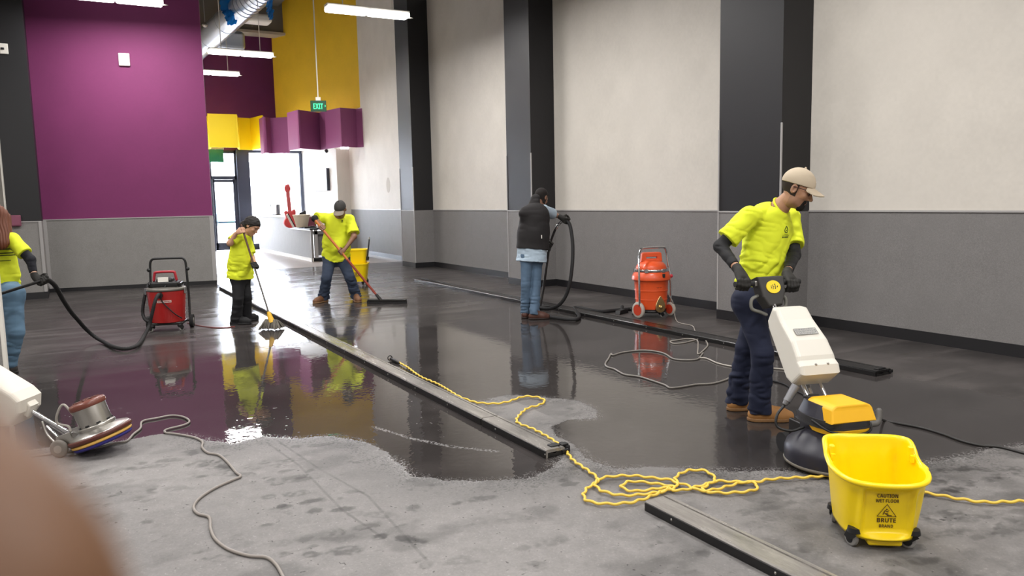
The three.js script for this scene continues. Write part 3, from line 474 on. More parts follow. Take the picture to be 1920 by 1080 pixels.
{ // red guitar standing on the desk end
  const p = [5.4526,0.8361,-21.8486], t = thing('electric_guitar', 'red electric guitar standing upright on the lobby counter', 'guitar', [p[0], CT.hl + 0.045, p[2]], 0.3), red = mat('#d2464a', 0.3, 0, { clearcoat: 0.5 });
  const s = new THREE.Shape(); s.moveTo(0, 0); s.bezierCurveTo(0.2, -0.01, 0.22, 0.17, 0.13, 0.24); s.bezierCurveTo(0.1, 0.29, 0.17, 0.36, 0.13, 0.46); s.bezierCurveTo(0.11, 0.49, 0.07, 0.44, 0.05, 0.41); s.lineTo(-0.05, 0.4); s.bezierCurveTo(-0.08, 0.46, -0.15, 0.47, -0.14, 0.38); s.bezierCurveTo(-0.12, 0.33, -0.1, 0.29, -0.14, 0.23); s.bezierCurveTo(-0.23, 0.15, -0.18, -0.01, 0, 0);
  const b = extrude(s, 0.035, 0.008); b.scale(1.15, 1.05, 1.3); b.rotateZ(0.06); obj('body', b, red, t);
  const neck = rbox(0.115, 0.66, 0.04, 0.015, 0.0, 0.7, 0.02); neck.rotateZ(0.06); obj('neck', neck, mat('#c4585a', 0.4), t);
  const hs = extrude([[-0.06, 0], [0.06, 0], [0.09, 0.08], [0.05, 0.2], [-0.04, 0.19], [-0.09, 0.1]], 0.03, 0.004); hs.translate(0, 1.0, 0.01); hs.rotateZ(0.06); const hd = obj('headstock', hs, red, t);
  for (let i = 0; i < 6; i++) { const g = cyl(0.008, 0.008, 0.03, 8); g.rotateZ(Math.PI / 2); g.translate(i % 2 ? 0.075 : -0.08, 1.04 + 0.022 * i, 0.02); g.rotateZ(0.06); obj('tuning_peg', g, MAT.chrome, hd); }
  const pk = [rbox(0.08, 0.02, 0.012, 0.004, 0, 0.2, 0.047), rbox(0.08, 0.02, 0.012, 0.004, 0, 0.28, 0.047)]; obj('pickup', pk, MAT.black, t);
}
{
  const p = [5.5962,0.8701,-21.4223], t = thing('open_tub', 'off-white tapered tub standing on the lobby desk', 'tub', [p[0] + 0.05, CT.hl + 0.043, p[2]]);
  const q = new THREE.CylinderGeometry(0.26, 0.17, 0.36, 4, 1, true); q.rotateY(Math.PI / 4); obj('wall', new THREE.LatheGeometry([[0.0, 0], [0.15, 0], [0.23, 0.34], [0.245, 0.34], [0.24, 0.352], [0.22, 0.345], [0.14, 0.015], [0, 0.015]].map((v) => new THREE.Vector2(...v)), 28), mat('#e0d3bd', 0.55), t);
  obj('rim', new THREE.TorusGeometry(0.235, 0.012, 8, 32).rotateX(Math.PI / 2).translate(0, 0.345, 0), mat('#e0d3bd', 0.5), t);
  const f = [5.3904,0.8683,-21.1921], u = thing('picture_frame', 'white frame with a black edge leaning beside the tub', 'frame', [f[0] - 0.12, CT.hl + 0.045, f[2]], 0.5);
  const g = [rbox(0.06, 0.42, 0.03, 0.006)], k = [rbox(0.035, 0.42, 0.035, 0.006, 0.035, 0.0, 0)]; for (const q2 of [...g, ...k]) { q2.translate(0, 0.21, 0); q2.rotateZ(0.55); q2.translate(0.12, 0.02, 0); }
  obj('border', g, MAT.whitePlastic, u); obj('edge', k, MAT.black, u);
  const kx = [5.7031,0.8634,-20.8956], v = thing('card_terminal', 'flat black device lying on the lobby desk edge', 'terminal', [kx[0], CT.hl + 0.043, kx[2]], 0.1);
  obj('base', rbox(0.34, 0.03, 0.2, 0.01, 0, 0.015, 0), MAT.black, v); obj('screen', rbox(0.12, 0.016, 0.1, 0.004, 0.08, 0.04, 0), MAT.blackGloss, v); obj('cable', tube([[-0.17, 0.015, 0], [-0.24, 0.02, 0.04], [-0.28, 0.012, -0.02], [-0.22, 0.012, -0.08]], 0.008, 20, 8), MAT.black, v);
  const wx = [6.0279,0.8412,-20.706], wo = thing('paper_stack', 'white papers heaped on the lobby desk behind the mopping man', 'papers', [wx[0], CT.hl + 0.043, wx[2] - 0.1], 0.2);
  for (let i = 0; i < 5; i++) { const g2 = rbox(0.26, 0.022, 0.2, 0.004, 0, 0, 0); g2.rotateY(i * 0.25); g2.translate(0.01 * i, 0.011 + 0.024 * i, 0.005 * i); obj('sheaf', g2, MAT.whitePlastic, wo); }
  const bx = [5.8904,1.3586,-23.2915], pm = thing('black_camera', 'small black object on the raised counter behind the guitar', 'device', [6.2, CT.hh + 0.045, -23.4]);
  obj('body', rbox(0.2, 0.09, 0.14, 0.03, 0, 0.045, 0), MAT.black, pm); obj('hood', ball(0.05, 0.06, 0.09, 0), MAT.black, pm);
  // small stands on the raised top
  const s1 = [5.95,1.2567,-27.6212], s2 = [5.95,1.232,-25.5931];
  const a = thing('beverage_dispenser', 'small steel dispenser stand at the far end of the lobby counter', 'dispenser', [5.95, CT.hh + 0.045, -26.4]);
  obj('post', [cyl(0.015, 0.015, 0.34, 12, 0, 0.17, 0), cyl(0.1, 0.1, 0.015, 24, 0, 0.008, 0)], MAT.steelDark, a); obj('arm', rod([-0.3, 0.34, 0], [0.1, 0.34, 0], 0.012), MAT.steelDark, a); obj('jar', lathe([[0, 0], [0.05, 0], [0.055, 0.2], [0.03, 0.24], [0, 0.24]].map(([r, y]) => [r, y + 0.016]), 20).translate(0.1, 0, 0), mat('#55607a', 0.3), a);
  const b = thing('brochure_holder', 'grey slatted holder on the lobby counter left of the guitar', 'holder', [s2[0], CT.hh + 0.045, s2[2]], 0.3);
  for (let i = 0; i < 3; i++) obj('divider', rbox(0.03, 0.34, 0.22, 0.006, (i - 1) * 0.06, 0.17, 0), i === 1 ? mat('#57585f', 0.5) : MAT.trimGrey, b); obj('foot', rbox(0.2, 0.02, 0.24, 0.005, 0, 0.01, 0), MAT.steelDark, b);
  const z1 = [7.5574,2.4286,-25.6], mb = [[-26.35], [-25.72], [-25.1]];
  mb.forEach(([z], i) => { const m = thing('menu_board', ['left menu board of three on the bright side wall of the lobby', 'middle menu board of three on the bright side wall of the lobby', 'right menu board of three on the bright side wall, dark edge'][i], 'menu board', [7.46, 2.33, z], 0, 'menu boards on the lobby side wall'); obj('case', rbox(0.1, 0.72, 0.6, 0.01), mat('#2b2f3a', 0.4), m); obj('screen', rbox(0.012, 0.6, 0.36, 0.003, -0.046, 0, 0), mat('#8f96a6', 0.2), m); });
  for (const [x, y, nm] of [[7.5, 3.0, 0]]) { const sp = thing('ceiling_camera', 'small black dome under the soffit by the lobby side wall', 'camera', [7.2527,3.1918,-24.1444]); obj('dome', ball(0.06, 0, 0, 0), MAT.blackGloss, sp); obj('stem', cyl(0.035, 0.035, 0.22, 16, 0, 0.13, 0), MAT.black, sp); }
  // outside: a low building with teal windows seen through the glass door
  const o2 = [11.0939,0.3261,-63.1201], bd = thing('outside_building', 'pale building with teal windows seen through the lobby door', 'building', [o2[0], 0, o2[2] - 2]);
  obj('wall', box(14, 5, 3, 0, 2.5, -1.6), mat('#d8d5cf', 0.9), bd);
  for (let i = -1; i <= 0; i++) for (let j = 0; j < 1; j++) { const wn = obj('window', rbox(1.5, 2.1, 0.12, 0.02, i * 1.72, 0.95, 0), mat('#9db4c4', 0.5), bd); for (const [px, py] of [[-0.36, 0.5], [0.36, 0.5], [-0.36, -0.5], [0.36, -0.5]]) obj('pane', box(0.62, 0.9, 0.04, i * 1.72 + px, 0.95 + py, 0.06), mat('#4d9dc0', 0.15), wn); }
}

// ---------------------------------------------------------------- mop bucket lying empty in front
function casterParts(parent, x, z, turn, h = 0.1, r = 0.037, w = 0.026) {
  const g = (q) => { q.rotateY(turn); return q.translate(x, 0, z); };
  const c = obj('caster', g(mergeLocal([cyl(0.03, 0.034, 0.02, 20, 0, h, 0), extrude([[-0.02, -0.005], [0.03, -0.01], [0.045, -0.04], [0.03, -(h - r) - 0.005], [0.0, -(h - r)], [-0.03, -0.02]], 0.005).translate(0, h, w / 2 + 0.002), extrude([[-0.02, -0.005], [0.03, -0.01], [0.045, -0.04], [0.03, -(h - r) - 0.005], [0.0, -(h - r)], [-0.03, -0.02]], 0.005).translate(0, h, -w / 2 - 0.007)])), MAT.black, parent);
  const wl = new THREE.LatheGeometry([[0, -w / 2], [r * 0.7, -w / 2], [r * 0.95, -w / 2 + 0.003], [r, -w / 4], [r, w / 4], [r * 0.95, w / 2 - 0.003], [r * 0.7, w / 2], [0, w / 2]].map((p) => new THREE.Vector2(...p)), 26); wl.rotateX(Math.PI / 2); wl.translate(0.018, r, 0);
  obj('wheel', g(wl), mat('#8d8b88', 0.5), c);
  const hub = cyl(r * 0.6, r * 0.6, w + 0.004, 18); hub.rotateX(Math.PI / 2); hub.translate(0.018, r, 0); obj('hub', g(hub), MAT.black, c);
}
function mergeLocal(gs) { return merge(gs); }
const signTex = canvasTex(1024, 1024, (g, w, h) => {
  g.clearRect(0, 0, w, h); g.fillStyle = g.strokeStyle = '#3a1a10'; g.textAlign = 'center'; g.textBaseline = 'middle';
  g.font = 'bold 128px sans-serif'; const T = (s, y, k, px) => { g.save(); g.font = `bold ${px}px sans-serif`; g.translate(w / 2, y); g.scale(k, 1); g.fillText(s, 0, 0); g.restore(); };
  T('CAUTION', 120, 0.92, 128); T('WET FLOOR', 250, 0.84, 124);
  g.lineWidth = 15; g.lineJoin = 'round'; g.beginPath(); g.moveTo(w / 2, 340); g.lineTo(w / 2 + 235, 655); g.lineTo(w / 2 - 235, 655); g.closePath(); g.stroke();
  g.lineWidth = 19; g.lineCap = 'round'; const L = (...p) => { g.beginPath(); g.moveTo(p[0], p[1]); for (let i = 2; i < p.length; i += 2) g.lineTo(p[i], p[i + 1]); g.stroke(); };
  g.beginPath(); g.arc(w / 2 - 5, 470, 19, 0, 7); g.fill(); L(w / 2 - 40, 500, w / 2 - 70, 550, w / 2 - 20, 590, w / 2 + 30, 560); L(w / 2 - 40, 500, w / 2 + 5, 530, w / 2 + 50, 500); L(w / 2 - 70, 550, w / 2 - 90, 600); L(w / 2 - 20, 590, w / 2 + 40, 610); L(w / 2 + 10, 625, w / 2 + 120, 630);
  T('BRUTE', 755, 1.0, 158); T('BRAND', 905, 0.95, 112);
});
{
  const t = thing('mop_bucket', 'yellow wet floor mop bucket on black casters, nearest the camera', 'mop bucket', [3.07,0,-2.0918], -0.66);
  t.scale.set(0.96, 1.02, 0.97);
  // plan of the rim: broad straight back, rounded front; heights dip along the sides
  const N = 96, plan = (u) => { const a = u * Math.PI * 2, c = Math.cos(a), s = Math.sin(a); const e = s < 0 ? 0.42 : 0.72; return [Math.sign(c) * Math.pow(Math.abs(c), s < 0 ? 0.38 : 0.85) * 0.198, Math.sign(s) * Math.pow(Math.abs(s), e) * (s < 0 ? 0.2 : 0.225)]; };
  const rimY = (u) => { const [, z] = plan(u); return 0.325 + 0.075 * sst(-0.02, -0.15, z) - 0.01 * sst(0.05, 0.2, z); };
  const ring = (u, s, off) => { // s 0 at the floor of the tub, 1 at the rim
    let [x, z] = plan(u); const k = lerp(0.82, 1, Math.pow(s, 0.9)), side0 = sst(0.03, 0.15, s) * sst(0.9, 0.75, s); x *= k; z *= k; if (z > 0.02) { const gr = Math.exp(-Math.pow((Math.abs(x) - 0.138) / 0.016, 2)) * side0 * 0.012; const lr = Math.hypot(x, z); x *= 1 - gr / lr; z *= 1 - gr / lr; } if (z < -0.12) z += 0.005 * Math.cos(x * 62) * side0;
    const front = sst(0.06, 0.16, z); // a flat sign panel set into the front
    const fl = sst(0.115, 0.095, Math.abs(x)) * front * sst(0.03, 0.12, s) * sst(0.93, 0.82, s); if (fl > 0) z = lerp(z, 0.171 * lerp(0.88, 1, s), fl);
    const y = lerp(0.05, rimY(u), s), l = Math.hypot(x, z); return [x * (1 - off / l), y, z * (1 - off / l)];
  };
  const rows = []; const S = 22;
  for (let i = 0; i <= S; i++) rows.push([i / S, 0]); for (let i = S; i >= 0; i--) rows.push([Math.max(i / S, 0.03), 0.007]);
  const P = [], I = []; rows.forEach(([s, off]) => { for (let j = 0; j <= N; j++) P.push(...ring(j / N, s, off)); });
  for (let r = 0; r < rows.length - 1; r++) for (let j = 0; j < N; j++) { const a = r * (N + 1) + j, b = a + N + 1; I.push(a, b, a + 1, b, b + 1, a + 1); }
  for (const [r, y] of [[0, 0.05], [rows.length - 1, 0.058]]) { const c = P.length / 3; P.push(0, y, 0); for (let j = 0; j < N; j++) I.push(c, r * (N + 1) + j, r * (N + 1) + j + 1); }
  const g = new THREE.BufferGeometry(); g.setAttribute('position', new THREE.Float32BufferAttribute(P, 3)); g.setIndex(I); g.computeVertexNormals(); 
  const tub = obj('tub', g, MAT.yellowPlastic, t); tub.material = MAT.yellowPlastic.clone(); tub.material.side = THREE.DoubleSide;
  const rimPts = []; for (let j = 0; j < N; j++) { const p = ring(j / N, 1, -0.006); rimPts.push([p[0], p[1] - 0.006, p[2]]); }
  const rc = spline(rimPts, true), rg = new THREE.TubeGeometry(rc, 160, 0.0115, 10, true); obj('rim', rg, MAT.yellowPlastic, t);
  obj('foot_step', rbox(0.15, 0.055, 0.12, 0.012, 0, 0.046, 0.1), MAT.yellowPlastic, t);
  // hinge lugs for a wringer
  for (const s of [-1, 1]) obj('wringer_lug', [rbox(0.022, 0.07, 0.03, 0.006, s * 0.178, 0.355, -0.075), cyl(0.01, 0.01, 0.03, 12, s * 0.178, 0.34, -0.05)], MAT.yellowPlastic, t);
  const ears = []; for (const s of [1]) { const e = rbox(0.035, 0.022, 0.1, 0.01, s * 0.208, 0.318, -0.02); ears.push(e); } obj('rim_ear', ears, MAT.yellowPlastic, t);
  const dec = at(new THREE.PlaneGeometry(0.178, 0.178, 1, 6), 0, 0, 0); const DP = dec.attributes.position; for (let i = 0; i < DP.count; i++) { const s = (DP.getY(i) + 0.178 - 0.05) / 0.265; DP.setXYZ(i, DP.getX(i), DP.getY(i) + 0.178, 0.171 * lerp(0.88, 1, s) * 1.0 + 0.0025); }
  obj('printed_sign', dec, new THREE.MeshStandardMaterial({ map: signTex, transparent: true, roughness: 0.5, polygonOffset: true, polygonOffsetFactor: -2 }), t);
  const scr = []; for (const [x, y] of [[-0.155, 0.25], [-0.15, 0.2], [-0.148, 0.16]]) { const s2 = rbox(0.004, 0.03, 0.004, 0.001, 0, 0, 0); s2.rotateZ(0.25); scr.push(s2.translate(x, y, 0.09)); } obj('scuff', scr, mat('#4a3a14', 0.8), t);
  for (const [x, z, a] of [[-0.125, 0.13, 2.0], [0.125, 0.13, 2.6], [-0.145, -0.13, 1.2], [0.145, -0.13, 0.6]]) casterParts(t, x, z, a, 0.08, 0.036);
}
{ // far bucket with side-press wringer and dark lever
  const t = thing('mop_bucket', 'yellow mop bucket with wringer and black lever, far behind the mopping man', 'mop bucket', [4.7295,0,-14.0943], -0.45), y = MAT.yellowPlastic;
  const tap = (w0, d0, w1, d1, h0, h1, r) => { const N = 40, P = [], I = [], pl = (a, w, d) => { const c = Math.cos(a), s = Math.sin(a); return [Math.sign(c) * Math.pow(Math.abs(c), 0.5) * w, Math.sign(s) * Math.pow(Math.abs(s), 0.5) * d]; }; const rings = [[0, 0, h0], [w0, d0, h0], [w1, d1, h1], [w1 + 0.012, d1 + 0.012, h1], [w1 + 0.012, d1 + 0.012, h1 + 0.02], [w1 - 0.012, d1 - 0.012, h1 + 0.02], [w0 - 0.012, d0 - 0.012, h0 + 0.02], [0, 0, h0 + 0.02]]; for (const [w, d, h] of rings) for (let j = 0; j <= N; j++) { const [a, b] = pl(j / N * 6.28318, w || 1e-4, d || 1e-4); P.push(a, h, b); } for (let q = 0; q < rings.length - 1; q++) for (let j = 0; j < N; j++) { const a = q * (N + 1) + j, b = a + N + 1; I.push(a, b, a + 1, b, b + 1, a + 1); } const g = new THREE.BufferGeometry(); g.setAttribute('position', new THREE.Float32BufferAttribute(P, 3)); g.setIndex(I); const n = g.toNonIndexed(); n.computeVertexNormals(); return n; };
  obj('tub', tap(0.16, 0.21, 0.2, 0.27, 0.08, 0.4), y, t);
  const wg = tap(0.13, 0.14, 0.165, 0.18, 0.3, 0.66); wg.translate(0.02, 0, -0.04); const wr2 = obj('wringer', wg, y, t);
  obj('pouring_lip', rbox(0.12, 0.12, 0.1, 0.03, -0.2, 0.33, 0.1), y, t);
  obj('lever', rod([0.19, 0.52, -0.02], [0.235, 0.87, -0.05], 0.014, 0.012), MAT.black, wr2); obj('grip', rod([0.23, 0.86, -0.05], [0.236, 0.9, -0.052], 0.018), MAT.steel, wr2);
  obj('hinge', [rbox(0.05, 0.07, 0.1, 0.01, 0.19, 0.5, -0.02)], MAT.black, wr2);
  const sx = canvasTex(128, 256, (g, w, h) => { g.clearRect(0, 0, w, h); g.fillStyle = '#5a3a12'; g.strokeStyle = '#5a3a12'; g.lineWidth = 7; g.strokeRect(20, 20, 88, 44); g.fillRect(34, 34, 60, 14); g.strokeRect(16, 130, 42, 40); g.strokeRect(68, 130, 42, 40); g.fillRect(16, 184, 94, 12); });
  const pr = new THREE.PlaneGeometry(0.16, 0.26); pr.rotateX(0.17 - 0.34); pr.translate(0.0, 0.255, 0.2525); obj('printed_sign', pr, new THREE.MeshStandardMaterial({ map: sx, transparent: true, roughness: 0.5 }), t);
  for (const [x, z, a] of [[-0.13, 0.17, 2], [0.13, 0.17, 2.6], [-0.13, -0.17, 1.2], [0.13, -0.17, 0.6]]) casterParts(t, x, z, a, 0.1);
}

// ---------------------------------------------------------------- upright floor machine pushed by the man in the cap
{
  const t = thing('floor_scrubber', 'yellow and black floor scrubbing machine with a tall white tank', 'floor machine', [3.7052,0,-2.7897], -0.28), navy = mat('#23222d', 0.42), rim = mat('#2b2a2c', 0.5), yel = mat('#f2b81a', 0.42), tankM = mat('#dcd8ce', 0.42, 0, { clearcoat: 0.15 });
  obj('brush', lathe([[0, 0.0], [0.235, 0.0], [0.245, 0.012], [0.24, 0.035], [0, 0.035]], 48), mat('#3a342c', 0.9), t);
  obj('bumper', new THREE.TorusGeometry(0.262, 0.012, 10, 64).rotateX(Math.PI / 2).translate(0, 0.034, 0), mat('#6d675d', 0.6), t);
  obj('shroud', lathe([[0.262, 0.028], [0.27, 0.036], [0.27, 0.1], [0.258, 0.135], [0.22, 0.17], [0.19, 0.195], [0.15, 0.22], [0, 0.225]], 56), navy, t);
  const body = extrude((() => { const s = new THREE.Shape(); s.moveTo(-0.2, -0.2); s.lineTo(0.2, -0.2); s.quadraticCurveTo(0.235, -0.1, 0.225, 0.05); s.quadraticCurveTo(0.2, 0.2, 0.09, 0.225); s.lineTo(-0.09, 0.225); s.quadraticCurveTo(-0.2, 0.2, -0.225, 0.05); s.quadraticCurveTo(-0.235, -0.1, -0.2, -0.2); return s; })(), 1, 0);
  const shell = (k, h0, h1, k2 = k) => { const q = body.clone(); q.rotateX(-Math.PI / 2); q.rotateY(Math.PI); q.scale(0.74, 1, 0.74); const P = q.attributes.position; for (let i = 0; i < P.count; i++) { const y = P.getY(i) > 0.5 ? 1 : 0, s = y ? k2 : k; P.setXYZ(i, P.getX(i) * s, y ? h1 : h0, P.getZ(i) * s); } q.computeVertexNormals(); return q; };
  const LIFT = 0.055; obj('motor_housing', shell(0.86, 0.17, 0.235 + LIFT, 0.95), navy, t);
  obj('rim_band', shell(1.0, 0.205, 0.247, 1.0).translate(0, LIFT, 0), rim, t);
  obj('rim_edge', shell(1.025, 0.2, 0.212).translate(0, LIFT, 0), rim, t);
  const hood = shell(0.97, 0.24, 0.318, 0.8).translate(0, LIFT, 0); obj('housing_cover', hood, navy, t);
  // yellow hood let into the dark cover: front and top
  const ys = new THREE.Shape(); ys.moveTo(-0.165, 0); ys.lineTo(0.165, 0); ys.lineTo(0.15, 0.09); ys.quadraticCurveTo(0.14, 0.118, 0.11, 0.122); ys.lineTo(-0.11, 0.122); ys.quadraticCurveTo(-0.14, 0.118, -0.15, 0.09); 
  const yh = extrude(ys, 0.3, 0.012, 3); const YP = yh.attributes.position; for (let i = 0; i < YP.count; i++) { const y = YP.getY(i), z = YP.getZ(i); const bulge = Math.cos((YP.getX(i) / 0.2) * 1.2); YP.setZ(i, z > 0.15 ? lerp(0.235 + 0.0 * y, 0.19, clamp(y / 0.125)) * (0.82 + 0.18 * bulge) + (z - 0.3) * 0.5 : -0.1); YP.setY(i, 0.248 + y * 0.66); YP.setX(i, YP.getX(i) * 0.8); YP.setZ(i, YP.getZ(i) * 0.76); } yh.computeVertexNormals(); yh.translate(0, LIFT, 0);
  obj('hood', yh, yel, t);
  obj('skirt', shell(0.9, 0.17, 0.2, 0.93).translate(0, LIFT, 0.02), yel, t);
  obj('vent', [rbox(0.02, 0.004, 0.006, 0.001, -0.03, 0.334 + LIFT, 0.06)], MAT.black, t);
  for (const s of [-1, 1]) obj('transport_wheel', (() => { const q = cyl(0.06, 0.06, 0.035, 24); q.rotateZ(Math.PI / 2); return q.translate(s * 0.13, 0.06, -0.29); })(), MAT.rubber, t);
  obj('axle', rod([-0.13, 0.06, -0.29], [0.13, 0.06, -0.29], 0.012), MAT.steel, t);
  for (const s of [-1, 1]) obj('axle_bracket', rbox(0.03, 0.16, 0.14, 0.01, s * 0.09, 0.13, -0.22), MAT.steelDark, t);
  // handle: two rods under the tank, one chrome pole to the control head
  const K0 = [0.0, 0.31, -0.185], K1 = [0.0, 0.93, -0.7], ax = nrm(sub3(K1, K0));
  for (const s of [-1, 1]) obj('support_rod', rod([s * 0.06, 0.3, -0.12], [s * 0.055, 0.3 + ax[1] * 0.5, -0.12 + ax[2] * 0.5], 0.011), MAT.chrome, t);
  obj('yoke', [rbox(0.09, 0.07, 0.05, 0.012, -0.03, 0.34, -0.175)], MAT.steelDark, t);
  obj('pole', rod(K0, K1, 0.016), MAT.chrome, t);
  // tank
  const tk = extrude([[0.0, 0.05], [0.03, 0.0], [0.15, 0.0], [0.165, 0.03], [0.155, 0.07], [0.165, 0.1], [0.17, 0.2], [0.13, 0.37], [0.125, 0.45], [0.1, 0.47], [0.015, 0.44], [0.0, 0.4]].map((p) => p), 0.19, 0.026, 4);
  const TP = tk.attributes.position; for (let i = 0; i < TP.count; i++) { const v = clamp(TP.getY(i) / 0.47), k = lerp(1.1, 0.92, v); TP.setZ(i, (TP.getZ(i) - 0.095) * k); TP.setX(i, TP.getX(i) * 0.85); TP.setY(i, TP.getY(i) * 0.95); } 
  tk.computeVertexNormals();
  // local frame of the tank: u forward of the pole, v along it
  const u = nrm([0, -ax[2], ax[1]]), base = add3(add3(K0, ax, 0.135), u, 0.03), fr = (q) => { const m = new THREE.Matrix4().makeBasis(V3(u), V3(ax), new THREE.Vector3(-1, 0, 0)); m.setPosition(...base); return q.applyMatrix4(m); };
  const tank = obj('tank', fr(tk), tankM, t);
  const lblTex = canvasTex(512, 180, (g, w, h) => { g.fillStyle = '#f4f3ef'; g.fillRect(0, 0, w, h); g.strokeStyle = '#777'; g.lineWidth = 6; g.strokeRect(4, 4, w - 8, h - 8); g.fillStyle = '#6c6c70'; let s = 7; for (let r = 0; r < 5; r++) { let x = 24; while (x < w - 60) { const l = 14 + (s = (s * 16807) % 2147483647) % 40; g.fillRect(x, 24 + r * 30, l, 9); x += l + 10; } } });
  const lb = new THREE.PlaneGeometry(0.15, 0.05); { const P = lb.attributes.position, n = [0.17, 0.2], m = [0.13, 0.37]; const dx = m[0] - n[0], dy = m[1] - n[1], l = Math.hypot(dx, dy), nx = dy / l, ny = -dx / l; for (let i = 0; i < P.count; i++) { const a = P.getX(i), b = P.getY(i); P.setXYZ(i, (n[0] + (dx * 0.28) + (dx / l) * b + nx * 0.031) * 0.85, n[1] + dy * 0.28 + (dy / l) * b + ny * 0.0295, -a); } }
  obj('label_plate', fr(lb), new THREE.MeshStandardMaterial({ map: lblTex, roughness: 0.4, side: THREE.DoubleSide }), tank);
  for (const s of [-0.05, 0.03]) obj('bolt', fr(ball(0.008, 0.163, 0.03, s, 10)), MAT.steel, tank);
  // control head
  const hd = extrude([[-0.075, 0.06], [0.09, 0.06], [0.085, -0.03], [0.05, -0.11], [-0.03, -0.115], [-0.06, -0.06]], 0.07, 0.012, 3); hd.translate(0, 0, -0.035); hd.rotateX(-0.35); hd.translate(K1[0], K1[1] + 0.015, K1[2]);
  const head = obj('control_head', hd, mat('#2f2d2b', 0.5), t);
  const ov = new THREE.CylinderGeometry(0.05, 0.05, 0.006, 36); ov.scale(1, 1, 0.85); ov.rotateX(Math.PI / 2 - 0.35); const oc = [K1[0] + 0.01, K1[1] + 0.03, K1[2] + 0.048]; ov.translate(...oc);
  const ovTex = canvasTex(256, 256, (g, w, h) => { g.fillStyle = '#ffd91a'; g.fillRect(0, 0, w, h); g.fillStyle = '#1c1a10'; const B = [[110, 60, 34, 16], [70, 100, 26, 18], [104, 98, 30, 18], [142, 100, 30, 20], [84, 138, 24, 18], [116, 136, 30, 20], [154, 142, 24, 14], [104, 170, 20, 16], [134, 172, 26, 14]]; for (const b of B) { g.save(); g.translate(b[0] + b[2] / 2, b[1]); g.rotate(0.3); g.fillRect(-b[2] / 2, -b[3] / 2, b[2], b[3]); g.restore(); } });
  obj('badge', ov, new THREE.MeshStandardMaterial({ map: ovTex, roughness: 0.4 }), head);
  const bar = [K1[0], K1[1] + 0.05, K1[2] - 0.005];
  obj('handlebar', rod([bar[0] - 0.22, bar[1], bar[2]], [bar[0] + 0.23, bar[1], bar[2]], 0.014), MAT.steelDark, t);
  for (const s of [-1, 1]) { obj('grip', rod([bar[0] + s * 0.1, bar[1], bar[2]], [bar[0] + s * 0.235, bar[1], bar[2]], 0.0185, 0.0185, 20), MAT.rubber, t); const lv = tube([[bar[0] + s * 0.06, bar[1] - 0.075, bar[2] + 0.01], [bar[0] + s * 0.12, bar[1] - 0.1, bar[2] + 0.015], [bar[0] + s * 0.12, bar[1] - 0.16, bar[2] + 0.02], [bar[0] + s * 0.06, bar[1] - 0.185, bar[2] + 0.025], [bar[0] + s * 0.03, bar[1] - 0.2, bar[2] + 0.04]], 0.011, 40, 10); obj('trigger_guard', lv, mat('#77766f', 0.5), t); }
  obj('clip', rbox(0.03, 0.035, 0.04, 0.006, bar[0] - 0.085, bar[1], bar[2]), MAT.steel, t);
  // cable hook on the right, cord plug on the left
  obj('cable_hook', tube([[0.1, 0.23, 0.05], [0.19, 0.24, 0.06], [0.235, 0.25, 0.06], [0.26, 0.305, 0.04]], 0.019, 24, 10, false), mat('#5c5a57', 0.55), t);
  obj('cord_coupler', [rod([-0.205, 0.35, -0.16], [-0.14, 0.435, -0.17], 0.022, 0.026, 20), rod([-0.22, 0.332, -0.16], [-0.205, 0.35, -0.16], 0.014, 0.02, 16)], mat('#77777a', 0.45, 0.5), t);
  obj('pigtail_cord', tube([[-0.22, 0.33, -0.16], [-0.28, 0.28, -0.14], [-0.29, 0.22, -0.12], [-0.23, 0.2, -0.08], [-0.16, 0.22, -0.06]], 0.008, 40, 8), MAT.black, t);
  obj('body_cord', tube([[-0.175, 0.29, 0.04], [-0.13, 0.25, 0.15], [0, 0.235, 0.185], [0.1, 0.24, 0.165], [0.19, 0.25, 0.06]], 0.007, 40, 8), MAT.black, t);
}

